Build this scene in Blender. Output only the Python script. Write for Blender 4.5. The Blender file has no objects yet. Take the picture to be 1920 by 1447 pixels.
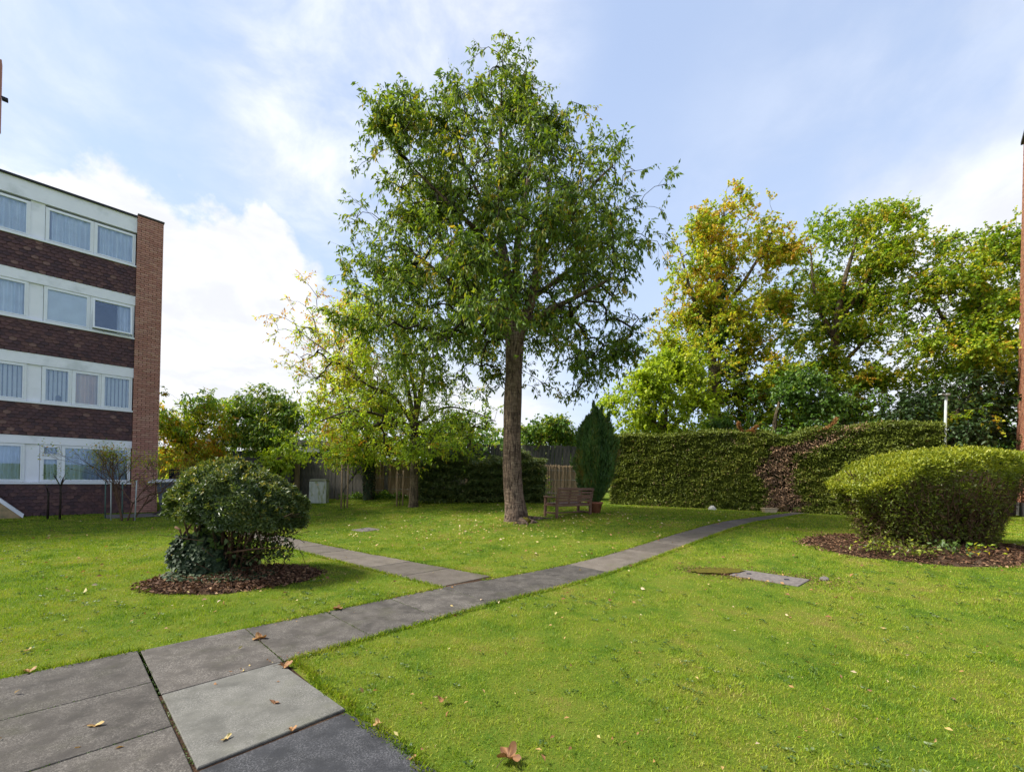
import bpy, math, random
import numpy as np
from mathutils import Vector, Matrix
random.seed(7); rng = np.random.default_rng(11)
scn = bpy.context.scene
R = math.radians
# ------------------------------------------------------------------ camera
EYE, FPX, CX, HY, ROLL = 1.65, 820.0, 960.0, 890.0, R(1.4)
cam_d = bpy.data.cameras.new('camera'); cam = bpy.data.objects.new('camera', cam_d)
scn.collection.objects.link(cam); scn.camera = cam
cam_d.sensor_width = 36; cam_d.lens = 36 * FPX / 1920
cam_d.shift_y = (HY - 723.5) / 1920
cam.location = (0, 0, EYE)
cam.rotation_euler = (Matrix.Rotation(R(90), 3, 'X') @ Matrix.Rotation(ROLL, 3, 'Z')).to_euler()
cam_d.clip_end = 3000; cam_d.clip_start = 0.05
# ------------------------------------------------------------------ sun, sky, exposure
SUN_V = Vector((-0.95, -0.06, 1.02)).normalized()      # towards the sun: from the left
SUN_EL = math.asin(SUN_V.z); SUN_AZ = math.atan2(SUN_V.x, SUN_V.y)
sd = bpy.data.lights.new('sun', 'SUN'); sd.energy = 3.5; sd.angle = R(12.0); sd.color = (1.0, 0.95, 0.84)
sun = bpy.data.objects.new('sun', sd); scn.collection.objects.link(sun)
sun.rotation_euler = SUN_V.to_track_quat('Z', 'Y').to_euler()
scn.view_settings.view_transform = 'Standard'; scn.view_settings.look = 'None'
scn.view_settings.exposure = 1.42; scn.view_settings.gamma = 1
scn.view_settings.use_curve_mapping = False
world = bpy.data.worlds.new('World'); scn.world = world; world.use_nodes = True
wt = world.node_tree; wt.nodes.clear()

class N:
    """short node-tree helper"""
    def __init__(s, nt): s.nt = nt
    def node(s, t, ins=None, **kw):
        n = s.nt.nodes.new(t)
        for k, v in kw.items(): setattr(n, k, v)
        for k, v in (ins or {}).items():
            if isinstance(v, bpy.types.NodeSocket): s.nt.links.new(v, n.inputs[k])
            else: n.inputs[k].default_value = v
        return n
    def math(s, op, a, b=0.0, c=0.0, clamp=False):
        return s.node('ShaderNodeMath', {0: a, 1: b, 2: c}, operation=op, use_clamp=clamp).outputs[0]
    def mix(s, f, a, b, bt='MIX'):
        n = s.nt.nodes.new('ShaderNodeMix'); n.data_type = 'RGBA'; n.blend_type = bt; n.clamp_result = False
        for k, v in ((0, f), (6, a), (7, b)):
            if isinstance(v, bpy.types.NodeSocket): s.nt.links.new(v, n.inputs[k])
            else: n.inputs[k].default_value = v if k == 0 else (*v[:3], 1)
        return n.outputs[2]
    def ramp(s, f, stops, interp='LINEAR'):
        n = s.nt.nodes.new('ShaderNodeValToRGB'); n.color_ramp.interpolation = interp
        e = n.color_ramp.elements
        while len(e) > 1: e.remove(e[-1])
        e[0].position = stops[0][0]; e[0].color = (*stops[0][1], 1)
        for p, c in stops[1:]:
            x = e.new(p); x.color = (*c, 1)
        s.nt.links.new(f, n.inputs[0]); return n.outputs[0]
    def noise(s, v, scale, detail=4, rough=.55, dist=0.0):
        n = s.node('ShaderNodeTexNoise', {'Scale': scale, 'Detail': detail, 'Roughness': rough, 'Distortion': dist})
        if v is not None: s.nt.links.new(v, n.inputs['Vector'])
        return n.outputs[0]
    def map(s, v, a, b, c=0.0, d=1.0):
        n = s.node('ShaderNodeMapRange', {0: v, 1: a, 2: b, 3: c, 4: d}); n.interpolation_type = 'SMOOTHSTEP'
        return n.outputs[0]

w = N(wt)
dirv = w.node('ShaderNodeTexCoord').outputs['Generated']
sky = w.node('ShaderNodeTexSky', sky_type='NISHITA', sun_disc=False, sun_elevation=SUN_EL, sun_rotation=SUN_AZ,
             air_density=1.0, dust_density=0.6, ozone_density=1.5)
sxyz = w.node('ShaderNodeSeparateXYZ', {0: dirv})
zz = w.math('MAXIMUM', sxyz.outputs[2], 0.0)
den = w.math('ADD', zz, 0.22)
plane = w.node('ShaderNodeCombineXYZ', {0: w.math('DIVIDE', sxyz.outputs[0], den), 1: w.math('DIVIDE', sxyz.outputs[1], den), 2: 0.0}).outputs[0]
big = w.noise(plane, 1.15, 7, .55, .25)
fine = w.noise(plane, 3.6, 8, .6, .3)
billow = w.noise(dirv, 7.5, 8, .55, .1)
def blob(c, r0, r1):      # a cloud's place in the sky as a direction, soft from r1 in to r0
    d = Vector(c).normalized()
    dist = w.node('ShaderNodeVectorMath', {0: dirv, 1: tuple(d)}, operation='DISTANCE').outputs[1]
    dist = w.math('ADD', dist, w.math('MULTIPLY', w.math('SUBTRACT', billow, .5), .30))
    return w.map(dist, r0, r1, 1.0, 0.0)
bank = None
for c, r0, r1 in (((-.80, 1, .12), .35, .39), ((-.12, 1, .0), .10, .40), 
                  ((1.30, 1, .45), .12, .42), ((2.4, .4, .3), .5, .8), ((-2.5, -1.0, .3), .6, .9), ((-.4, -2, .1), .3, .7)):
    b = blob(c, r0, r1); bank = b if bank is None else w.math('MAXIMUM', bank, b)
wisp = None
for c, r0, r1, a in (((-.42, 1, .78), .10, .30, .95), ((-.25, 1, 1.02), .12, .34, 1.0), ((-1.45, 1, .8), .1, .50, .55), ((-.85, 1, .95), .03, .17, .5), ((.95, 1, .72), .1, .5, .3)):
    d = Vector(c).normalized()
    dist = w.node('ShaderNodeVectorMath', {0: dirv, 1: tuple(d)}, operation='DISTANCE').outputs[1]
    b = w.math('MULTIPLY', w.map(dist, r0, r1, 1.0, 0.0), a)
    wisp = b if wisp is None else w.math('MAXIMUM', wisp, b)
wisp = w.math('MULTIPLY', wisp, w.map(w.math('ADD', w.math('MULTIPLY', big, .55), w.math('MULTIPLY', fine, .5)), .40, .68))
veil = w.math('ADD', w.map(zz, .80, .0, .60, .93), w.math('MULTIPLY', w.math('SUBTRACT', big, .5), .10))
cl = w.math('MAXIMUM', w.math('MAXIMUM', bank, wisp), 0.0, clamp=True)
shade = w.map(fine, .35, .70, .84, 1.04)
nis = w.mix(1.0, sky.outputs[0], (0.62, 0.74, 0.98), 'MULTIPLY')
base = w.mix(w.math('MINIMUM', veil, .9), nis, (3.05, 3.68, 4.75))
cloud_c = w.mix(1.0, (4.7, 4.8, 5.05), w.node('ShaderNodeCombineXYZ', {0: shade, 1: shade, 2: shade}).outputs[0], 'MULTIPLY')
skyc = w.mix(cl, base, cloud_c)
bg = w.node('ShaderNodeBackground', {0: skyc, 1: 0.088})
wt.links.new(bg.outputs[0], w.node('ShaderNodeOutputWorld').inputs[0])

# ------------------------------------------------------------------ site survey: estate axes, ground height, points along a sight line
PX, PY = math.sin(R(43.5)), math.cos(R(43.5))         # the estate's long axis (u); the cross axis (w) is 90 degrees left of it
def UW(u, v, z=0.0): return (u * PX - v * PY, u * PY + v * PX, z)
def sstep(a, b, x):
    t = np.clip((x - a) / (b - a), 0, 1); return t * t * (3 - 2 * t)
def terr(x, y): return .48 * sstep(4.9, 13.9, x * PX + y * PY)
cr, sr = math.cos(ROLL), math.sin(ROLL)
def at(px, py, y):
    u = (px - CX) / FPX; v = -(py - HY) / FPX
    return Vector(((u * cr - v * sr) * y, y, EYE + (v * cr + u * sr) * y))

# ------------------------------------------------------------------ object helpers
def link(o, parent=None):
    scn.collection.objects.link(o)
    if parent is not None: o.parent = parent
    return o
def tag(o, label=None, cat=None, group=None, kind=None):
    for k, v in (('label', label), ('category', cat), ('group', group), ('kind', kind)):
        if v: o[k] = v
    return o
def empty(name, loc, rz=0.0):
    o = bpy.data.objects.new(name, None); o.location = loc; o.rotation_euler = (0, 0, rz); o.empty_display_size = .1
    return link(o)
def np_mesh(name, V, F, mats, midx=None, tint=None, smooth=False):
    V = np.asarray(V, np.float32).reshape(-1, 3)
    me = bpy.data.meshes.new(name)
    if isinstance(F, np.ndarray):
        nf, k = F.shape
        me.vertices.add(len(V)); me.vertices.foreach_set('co', V.ravel())
        me.loops.add(nf * k); me.loops.foreach_set('vertex_index', F.astype(np.int32).ravel())
        me.polygons.add(nf); me.polygons.foreach_set('loop_start', np.arange(0, nf * k, k, dtype=np.int32))
        me.update(calc_edges=True)
    else:
        me.from_pydata(V.tolist(), [], F); me.update()
    for m in (mats if isinstance(mats, (list, tuple)) else [mats]): me.materials.append(m)
    if midx is not None: me.polygons.foreach_set('material_index', np.asarray(midx, np.int32))
    if smooth: me.polygons.foreach_set('use_smooth', np.ones(len(me.polygons), bool))
    if tint is not None:
        a = me.attributes.new('tint', 'FLOAT', 'POINT'); a.data.foreach_set('value', np.asarray(tint, np.float32))
    return me
def mobj(name, me, parent=None, kind=None):
    o = bpy.data.objects.new(name, me); link(o, parent)
    if kind: o['kind'] = kind
    return o
def copy_tree(o, parent=None):
    c = o.copy(); link(c); c.parent = parent
    for ch in o.children: copy_tree(ch, c)
    return c

class MB:
    """collects boxes, tubes and polygons into one mesh"""
    def __init__(s): s.V = []; s.F = []; s.M = []
    def add(s, vs, fs, m=0):
        b = len(s.V); s.V += [tuple(v) for v in vs]; s.F += [tuple(i + b for i in f) for f in fs]; s.M += [m] * len(fs); return s
    def box(s, lo, hi, m=0, bev=0.0, mat=None):
        x0, y0, z0 = lo; x1, y1, z1 = hi
        if bev <= 0:
            vs = [(x0, y0, z0), (x1, y0, z0), (x1, y1, z0), (x0, y1, z0), (x0, y0, z1), (x1, y0, z1), (x1, y1, z1), (x0, y1, z1)]
            fs = [(0, 3, 2, 1), (4, 5, 6, 7), (0, 1, 5, 4), (1, 2, 6, 5), (2, 3, 7, 6), (3, 0, 4, 7)]
        else:
            b = bev; vs = []; 
            for z, i in ((z0, b), (z0 + b, 0), (z1 - b, 0), (z1, b)):
                vs += [(x0 + i, y0 + i, z), (x1 - i, y0 + i, z), (x1 - i, y1 - i, z), (x0 + i, y1 - i, z)]
            fs = [(0, 3, 2, 1), (12, 13, 14, 15)]
            for k in range(3):
                for j in range(4):
                    a = k * 4 + j; c = k * 4 + (j + 1) % 4; fs.append((a, c, c + 4, a + 4))
        if mat is not None: vs = [tuple(mat @ Vector(v)) for v in vs]
        return s.add(vs, fs, m)
    def tube(s, pts, rad, sides=8, m=0, cap=True, wob=0.0):
        pts = [Vector(p) for p in pts]; n = len(pts)
        rad = rad if isinstance(rad, (list, tuple)) else [rad] * n
        vs = []; ref = Vector((1, 0, 0)) if abs((pts[-1] - pts[0]).normalized().x) < .9 else Vector((0, 1, 0))
        for i, p in enumerate(pts):
            t = (pts[min(i + 1, n - 1)] - pts[max(i - 1, 0)]).normalized()
            a = t.cross(ref).normalized(); b = t.cross(a)
            for k in range(sides):
                th = 2 * math.pi * k / sides; r = rad[i] * (1 + wob * random.uniform(-1, 1))
                vs.append(p + a * math.cos(th) * r + b * math.sin(th) * r)
        fs = []
        for i in range(n - 1):
            for k in range(sides):
                k2 = (k + 1) % sides; fs.append((i * sides + k, (i + 1) * sides + k, (i + 1) * sides + k2, i * sides + k2))
        if cap: fs += [tuple(range(sides)), tuple(reversed(range((n - 1) * sides, n * sides)))]
        return s.add(vs, fs, m)
    def prism(s, poly, axis, a, b, m=0):
        """poly (list of 2-D points) extruded along axis (0, 1 or 2) from a to b"""
        def P3(p, t): q = list(p); q.insert(axis, t); return tuple(q)
        n = len(poly); vs = [P3(p, a) for p in poly] + [P3(p, b) for p in poly]
        fs = [tuple(reversed(range(n))), tuple(range(n, 2 * n))] + [(i, (i + 1) % n, (i + 1) % n + n, i + n) for i in range(n)]
        return s.add(vs, fs, m)
    def mesh(s, name, mats, smooth=False): return np_mesh(name, s.V, s.F, mats, s.M, smooth=smooth)
    def obj(s, name, mats, parent=None, smooth=False, kind=None): return mobj(name, s.mesh(name, mats, smooth), parent, kind)

# ------------------------------------------------------------------ materials
def new_mat(name):
    m = bpy.data.materials.new(name); m.use_nodes = True; m.node_tree.nodes.clear(); return m, N(m.node_tree)
def finish(m, n, sh): m.node_tree.links.new(sh, n.node('ShaderNodeOutputMaterial').inputs[0]); return m
def principled(n, col, rough=.7, spec=.3, bump=None, bstr=.3, bdist=.01, **kw):
    p = n.node('ShaderNodeBsdfPrincipled', {'Base Color': col if isinstance(col, bpy.types.NodeSocket) else (*col, 1), 'Roughness': rough, 'Specular IOR Level': spec})
    for k, v in kw.items(): p.inputs[k.replace('_', ' ')].default_value = v
    if bump is not None:
        b = n.node('ShaderNodeBump', {'Height': bump, 'Strength': bstr, 'Distance': bdist}); n.nt.links.new(b.outputs[0], p.inputs['Normal'])
    return p.outputs[0]
def surf(name, c1, c2, scale=4, rough=.75, spec=.25, bstr=.3, bdist=.006, detail=8, c3=None, s3=1.2, coord='Object', stretch=None, t=(.35, .68), **kw):
    m, n = new_mat(name); v = n.node('ShaderNodeTexCoord').outputs[coord]
    if stretch: v = n.node('ShaderNodeMapping', {0: v, 3: stretch}).outputs[0]
    f = n.noise(v, scale, detail, .62)
    col = n.ramp(f, [(t[0], c1), (t[1], c2)])
    if c3: col = n.mix(n.map(n.noise(v, s3, 5, .6), .50, .68), col, c3)
    return finish(m, n, principled(n, col, rough, spec, n.noise(v, scale * 4, 6, .6), bstr, bdist, **kw))
def leaf_mat(name, stops, trans=.38, tcol=(1.15, 1.15, .5), rough=.45, spec=.35):
    m, n = new_mat(name)
    t = n.node('ShaderNodeAttribute', attribute_name='tint').outputs['Fac']
    col = n.ramp(t, stops)
    p = principled(n, col, rough, spec)
    tr = n.node('ShaderNodeBsdfTranslucent', {0: n.mix(1.0, col, tcol, 'MULTIPLY')}).outputs[0]
    return finish(m, n, n.node('ShaderNodeMixShader', {0: trans, 1: p, 2: tr}).outputs[0])

M = {}
M['soil_lawn'] = surf('lawn_turf', (.055, .085, .012), (.12, .17, .022), 9, .95, .05, c3=(.15, .15, .03), s3=.8, bstr=.5, bdist=.02)
M['soil'] = surf('bed_soil', (.022, .013, .008), (.075, .042, .025), 14, .95, .1, bstr=.9, bdist=.03, c3=(.09, .06, .04), s3=5)
M['concrete'] = surf('slab_concrete', (.050, .046, .042), (.105, .097, .088), 16, .86, .25, c3=(.078, .074, .058), s3=2.2, bstr=.35, bdist=.004)
def slab_mat(name, a, b, spot, moss=(.05, .055, .02), mossy=.55):
    m, n = new_mat(name); geo = n.node('ShaderNodeNewGeometry').outputs['Position']
    oi = n.node('ShaderNodeObjectInfo').outputs['Random']
    base = n.ramp(n.noise(geo, 3.1, 12, .78), [(.30, tuple(q * .85 for q in a)), (.50, tuple((p + q) / 2 for p, q in zip(a, b))), (.70, b)])
    base = n.mix(n.math('MULTIPLY', n.math('MULTIPLY', n.map(n.noise(geo, 95, 6, .9), .46, .62), n.map(n.noise(geo, 4.5, 6, .7), .38, .60)), .8), base, spot)       # lichen flecks
    base = n.mix(n.math('MULTIPLY', n.map(n.noise(geo, 160, 2, .6), .55, .75), .5), base, tuple(x * .35 for x in a))   # grit
    base = n.mix(n.math('MULTIPLY', n.map(n.noise(geo, 1.3, 6, .7), .50, .72), mossy), base, moss)
    k = n.map(oi, 0, 1, .82, 1.14)
    base = n.mix(1.0, base, n.node('ShaderNodeCombineXYZ', {0: k, 1: k, 2: k}).outputs[0], 'MULTIPLY')
    h = n.math('ADD', n.noise(geo, 150, 4, .7), n.math('MULTIPLY', n.noise(geo, 14, 6, .6), 1.5))
    return finish(m, n, principled(n, base, .82, .3, h, .45, .004))
M['slab'] = slab_mat('paving_slab_dark', (.034, .030, .027), (.074, .065, .057), (.22, .20, .18), (.045, .046, .020))
M['slab_light'] = slab_mat('paving_slab_pale', (.085, .083, .075), (.165, .160, .142), (.28, .27, .25), (.085, .09, .045), .35)
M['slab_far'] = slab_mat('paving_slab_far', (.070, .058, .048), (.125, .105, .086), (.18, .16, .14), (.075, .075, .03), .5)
M['tarmac'] = slab_mat('tarmac', (.016, .017, .020), (.035, .036, .042), (.14, .14, .15), (.04, .04, .04), .2)
M['cover'] = surf('cover_concrete', (.10, .088, .085), (.17, .15, .14), 20, .9, .2, bstr=.4, bdist=.004)
M['moss'] = surf('moss', (.05, .05, .01), (.13, .11, .02), 30, .95, .05, bstr=.8, bdist=.01)
bricks_or = [surf('brick_%d' % i, tuple(x * k for x in c), tuple(x * k * 1.3 for x in c), 30, .85, .2, bstr=.5, bdist=.003)
             for i, (c, k) in enumerate((((.30, .125, .075), 1), ((.36, .165, .10), 1), ((.25, .10, .065), 1), ((.40, .20, .125), .95), ((.30, .15, .10), 1.0)))]
bricks_l = [surf('buff_brick_%d' % i, tuple(x * k for x in c), tuple(x * k * 1.3 for x in c), 30, .85, .2, bstr=.5, bdist=.003)
            for i, (c, k) in enumerate((((.36, .18, .145), 1), ((.40, .21, .17), 1), ((.33, .16, .13), 1), ((.42, .24, .19), .95), ((.36, .19, .155), .95)))]
M['mortar_l'] = surf('mortar_pinkish', (.27, .175, .14), (.36, .24, .20), 20, .95, .1)
M['mortar'] = surf('mortar', (.22, .19, .16), (.32, .28, .24), 20, .95, .1)
M['tile_back'] = surf('tile_dark_batten', (.02, .012, .01), (.035, .02, .018), 8)  # dark backing battens behind the hung tiles
tiles_m = [surf('hanging_tile_%d' % i, c, tuple(x * 1.6 for x in c), 14, .6, .3, bstr=.4, bdist=.003)
           for i, c in enumerate(((.058, .028, .030), (.072, .034, .034), (.044, .023, .027), (.088, .044, .040), (.062, .031, .034), (.13, .075, .064)))]
M['white'] = surf('white_painted_panel', (.78, .80, .89), (.83, .85, .94), 2.2, .5, .4, c3=(.60, .63, .69), s3=.9, bstr=.05)
M['upvc'] = surf('white_window_frame', (.74, .77, .84), (.80, .83, .89), 6, .35, .45, bstr=.03)
M['dark_trim'] = surf('roof_edge_felt', (.02, .022, .035), (.035, .036, .05), 8, .7)
M['interior'] = surf('room_interior', (.05, .045, .04), (.09, .08, .07), 2, .9)
def curtain(name, c, tr=.08):
    m, n = new_mat(name)
    v = n.node('ShaderNodeTexCoord').outputs['Object']
    col = n.ramp(n.noise(v, 3, 4), [(.3, tuple(x * .85 for x in c)), (.7, c)])
    return finish(m, n, n.node('ShaderNodeMixShader', {0: tr, 1: principled(n, col, .9, .1), 2: n.node('ShaderNodeBsdfTranslucent', {0: col}).outputs[0]}).outputs[0])
M['net'] = curtain('net_curtain', (.92, .96, 1.0)); M['cream'] = curtain('cream_curtain', (.90, .60, .38)); M['blue'] = curtain('blue_grey_curtain', (.66, .76, .92))
M['blind'] = curtain('vertical_blind', (.84, .82, .78), .08); M['board_blind'] = curtain('white_blind', (.93, .93, .92), .05)
def glass_mat():
    m, n = new_mat('window_glass')
    lw = n.node('ShaderNodeFresnel', {'IOR': 1.52}).outputs[0]
    f = n.math('ADD', n.math('MULTIPLY', lw, 1.3), .04, clamp=True)
    gl = n.node('ShaderNodeBsdfGlossy', {0: (.72, .86, 1, 1), 1: .01}).outputs[0]
    return finish(m, n, n.node('ShaderNodeMixShader', {0: f, 1: n.node('ShaderNodeBsdfTransparent', {0: (.97, .985, 1.0, 1)}).outputs[0], 2: gl}).outputs[0])
M['glass'] = glass_mat()
def bark(name, a, b, c, hs=(3, 3, 14)):
    m, n = new_mat(name); v0 = n.node('ShaderNodeTexCoord').outputs['Object']
    v = n.node('ShaderNodeMapping', {0: v0, 3: hs}).outputs[0]
    v2 = n.node('ShaderNodeMapping', {0: v0, 3: (14, 14, 2.2)}).outputs[0]
    f = n.noise(v, 1.6, 9, .7, .6); g = n.noise(v2, 1.5, 8, .7, .5)
    col = n.ramp(f, [(.32, a), (.5, b), (.70, c)])
    col = n.mix(n.map(g, .38, .55), tuple(x * .35 for x in a), col)
    big = n.noise(v0, 1.7, 4, .6)
    col = n.mix(n.math('MULTIPLY', n.map(big, .5, .62), .55), col, tuple(x * .5 for x in a))
    h = n.math('ADD', f, n.math('MULTIPLY', g, 2.2))
    return finish(m, n, principled(n, col, .85, .25, h, .9, .035))
M['bark'] = bark('cherry_bark', (.095, .062, .048), (.21, .145, .108), (.38, .29, .21))
M['bark_dark'] = bark('dark_branch_bark', (.022, .016, .012), (.045, .033, .025), (.085, .065, .05), (6, 6, 6))
M['bark_small'] = bark('thin_trunk_bark', (.065, .050, .030), (.15, .115, .070), (.26, .20, .13), (8, 8, 14))
M['twig'] = surf('brown_twig', (.055, .030, .018), (.14, .08, .05), 20, .85)
M['deadtwig'] = surf('dead_twig', (.13, .065, .045), (.24, .13, .09), 20, .85)
M['bench'] = surf('stained_bench_wood', (.105, .055, .038), (.18, .105, .075), 5, .6, .35, stretch=(2, 14, 14), bstr=.3, c3=(.19, .12, .095), s3=1.5)
M['fence'] = surf('weathered_fence_board', (.050, .050, .050), (.135, .125, .112), 3, .9, .15, stretch=(9, 9, 1), c3=(.14, .115, .09), s3=.8)
M['post'] = surf('timber_post', (.20, .14, .085), (.34, .25, .16), 4, .85, .2, stretch=(8, 8, 1))
M['reed'] = surf('reed_screen', (.20, .14, .08), (.40, .30, .19), 10, .85, .2, stretch=(6, 6, .6))
M['cabinet'] = surf('grey_green_cabinet', (.34, .37, .33), (.46, .48, .44), 3, .6, .3, c3=(.22, .25, .11), s3=2.0, stretch=(3, 3, 1))
M['cabinet_lid'] = surf('cabinet_lid_algae', (.14, .15, .10), (.24, .25, .18), 6, .8)
M['dark_metal'] = surf('dark_sheet', (.010, .011, .018), (.020, .022, .034), 4, .7)
M['binbody'] = surf('grey_bin_plastic', (.07, .085, .12), (.12, .14, .19), 3, .5, .4)
M['binlid'] = surf('pale_bin_lid', (.55, .56, .58), (.70, .71, .73), 3, .5, .4)
M['paper'] = surf('paper_notice', (.72, .73, .76), (.8, .8, .82), 3)
M['plastic_black'] = surf('black_bin_bag', (.01, .01, .012), (.02, .02, .024), 9, .3, .5, bstr=.8, bdist=.03)
M['terracotta'] = surf('terracotta', (.20, .075, .045), (.32, .13, .08), 7, .85)
M['galv'] = surf('galvanised_steel', (.28, .32, .32), (.40, .44, .44), 9, .45, .5)
M['greenstake'] = surf('green_metal_stake', (.05, .10, .09), (.11, .18, .16), 9, .5)
M['stone'] = surf('stone', (.32, .31, .28), (.5, .48, .45), 8, .85)
M['tan'] = surf('tan_trough', (.38, .30, .19), (.5, .4, .27), 8, .8)
M['roof_grey'] = surf('garage_fascia', (.20, .19, .18), (.33, .31, .28), 4, .85)
M['gwhite'] = surf('garage_white_board', (.6, .61, .62), (.72, .73, .74), 4)
M['render_tan'] = surf('stained_ply_side', (.27, .20, .12), (.42, .30, .17), 3, .8, c3=(.20, .17, .10), s3=2)
M['plinth'] = surf('dark_plinth_brick', (.05, .048, .05), (.09, .085, .085), 8)
M['grey_fence'] = surf('grey_fence', (.10, .10, .11), (.16, .155, .16), 4, .9)
M['dead_leaf'] = leaf_mat('dry_fallen_leaf', [(0, (.16, .075, .035)), (.35, (.30, .15, .06)), (.6, (.42, .27, .10)), (.8, (.46, .40, .16)), (1, (.55, .42, .30))], .2, (1, .9, .6), .6, .3)
M['litter'] = leaf_mat('leaf_litter', [(0, (.045, .022, .013)), (.4, (.11, .055, .032)), (.7, (.20, .11, .06)), (1, (.36, .24, .14))], .1, (1, .9, .6), .75, .2)
M['leaf_main'] = leaf_mat('cherry_leaf_green', [(0, (.065, .135, .022)), (.35, (.120, .210, .028)), (.7, (.190, .280, .034)), (.92, (.28, .32, .045)), (1, (.40, .32, .055))], .50, (1.2, 1.05, .4))
M['leaf_cherry'] = leaf_mat('cherry_leaf_autumn', [(0, (.22, .36, .03)), (.5, (.38, .50, .04)), (.78, (.52, .54, .055)), (.92, (.58, .44, .06)), (1, (.56, .28, .05))], .52)
M['leaf_maple'] = leaf_mat('maple_leaf_autumn', [(0, (.11, .22, .02)), (.35, (.24, .37, .026)), (.65, (.42, .49, .04)), (.88, (.58, .50, .05)), (1, (.58, .33, .045))], .50)
M['leaf_green'] = leaf_mat('mid_green_leaf', [(0, (.045, .10, .015)), (.5, (.10, .20, .024)), (.85, (.22, .31, .032)), (1, (.38, .38, .045))], .44)
M['leaf_lime'] = leaf_mat('lime_leaf', [(0, (.24, .36, .02)), (.6, (.40, .50, .03)), (1, (.52, .55, .05))], .50)
M['leaf_dark'] = leaf_mat('dark_evergreen_leaf', [(0, (.020, .045, .016)), (.6, (.042, .085, .026)), (1, (.09, .14, .04))], .3)
M['leaf_ivy'] = leaf_mat('ivy_leaf', [(0, (.016, .032, .016)), (.5, (.036, .062, .028)), (.85, (.07, .10, .045)), (1, (.12, .12, .06))], .18, rough=.6, spec=.25)
M['leaf_orange'] = leaf_mat('orange_leaf', [(0, (.16, .32, .03)), (.5, (.44, .50, .035)), (.85, (.64, .42, .04)), (1, (.60, .22, .03))], .50)
M['leaf_hedge'] = leaf_mat('conifer_hedge_spray', [(0, (.080, .105, .016)), (.5, (.160, .200, .028)), (.85, (.27, .29, .045)), (1, (.36, .27, .07))], .25)
M['leaf_yew'] = leaf_mat('dark_conifer_spray', [(0, (.050, .085, .024)), (.6, (.125, .175, .048)), (1, (.22, .23, .07))], .22)
M['leaf_cypress'] = leaf_mat('cypress_spray', [(0, (.035, .090, .032)), (.5, (.080, .160, .042)), (.8, (.16, .17, .035)), (1, (.20, .13, .04))], .32)
M['leaf_deadhedge'] = leaf_mat('dead_conifer_spray', [(0, (.14, .085, .050)), (.6, (.34, .215, .130)), (1, (.48, .32, .19))], .15, (1, .8, .6), .7)
M['leaf_orangedead'] = leaf_mat('orange_dead_spray', [(0, (.26, .14, .06)), (1, (.46, .25, .09))], .2, (1, .8, .6), .7)
M['leaf_bush'] = leaf_mat('glossy_bush_leaf', [(0, (.036, .064, .022)), (.5, (.080, .120, .030)), (.8, (.17, .20, .045)), (1, (.36, .30, .06))], .3, rough=.38, spec=.4)
M['leaf_privet'] = leaf_mat('privet_leaf', [(0, (.075, .070, .022)), (.35, (.12, .15, .022)), (.7, (.22, .27, .026)), (1, (.38, .39, .035))], .40, rough=.38)
M['weed'] = leaf_mat('weed_leaf', [(0, (.050, .095, .020)), (.6, (.10, .16, .040)), (1, (.22, .27, .13))], .35)
def grass_mat():
    m, n = new_mat('grass_blade')
    t = n.node('ShaderNodeAttribute', attribute_name='tint').outputs['Fac']
    g = n.node('ShaderNodeNewGeometry').outputs['Position']
    big = n.noise(g, .9, 4, .6); mid = n.noise(g, 3.2, 5, .65)
    f = n.math('ADD', n.math('MULTIPLY', t, .42), n.math('ADD', n.math('MULTIPLY', big, .65), n.math('MULTIPLY', mid, .75))); f = n.math('SUBTRACT', f, .2)
    col = n.ramp(f, [(.34, (.045, .105, .010)), (.52, (.120, .215, .012)), (.66, (.215, .310, .015)), (.80, (.31, .365, .024)), (.97, (.40, .36, .11))])
    col = n.mix(n.math('MULTIPLY', n.map(n.math('ADD', n.noise(g, 2.3, 6, .7), n.math('MULTIPLY', n.math('SUBTRACT', t, .5), .35)), .56, .72), .55), col, (.20, .125, .035))
    p = principled(n, col, .5, .25)
    tr = n.node('ShaderNodeBsdfTranslucent', {0: n.mix(1.0, col, (1.1, 1.15, .5), 'MULTIPLY')}).outputs[0]
    return finish(m, n, n.node('ShaderNodeMixShader', {0: .35, 1: p, 2: tr}).outputs[0])
M['grass'] = grass_mat()
def turf_mat():
    m, n = new_mat('lawn_turf_ground'); g = n.node('ShaderNodeNewGeometry').outputs['Position']
    big = n.noise(g, .9, 4, .6); mid = n.noise(g, 3.2, 5, .65); fi = n.noise(g, 60, 5, .7)
    f = n.math('ADD', n.math('MULTIPLY', fi, .5), n.math('ADD', n.math('MULTIPLY', big, .55), n.math('MULTIPLY', mid, .35)))
    col = n.ramp(f, [(.42, (.028, .055, .008)), (.60, (.065, .115, .012)), (.74, (.11, .14, .018)), (.92, (.15, .10, .035))])
    return finish(m, n, principled(n, col, .95, .05, fi, .8, .02))
M['turf'] = turf_mat()

# ------------------------------------------------------------------ ground sheet
def spaced(a, b, fine_a, fine_b, st, n):
    c = np.arange(fine_a, fine_b + 1e-6, st)
    l = fine_a - np.geomspace(st, fine_a - a, n)[::-1]; r = fine_b + np.geomspace(st, b - fine_b, n)
    return np.concatenate([l, c, r])
gx = spaced(-1200, 1200, -26, 34, .4, 18); gy = spaced(-1200, 1500, -6, 42, .4, 18)
X, Y = np.meshgrid(gx, gy); Z = terr(X, Y)
nx, ny = len(gx), len(gy)
idx = np.arange(nx * ny).reshape(ny, nx)
F = np.stack([idx[:-1, :-1], idx[:-1, 1:], idx[1:, 1:], idx[1:, :-1]], -1).reshape(-1, 4)
mobj('lawn', np_mesh('lawn', np.stack([X, Y, Z], -1).reshape(-1, 3), F, M['turf'], smooth=True), kind='structure')

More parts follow.
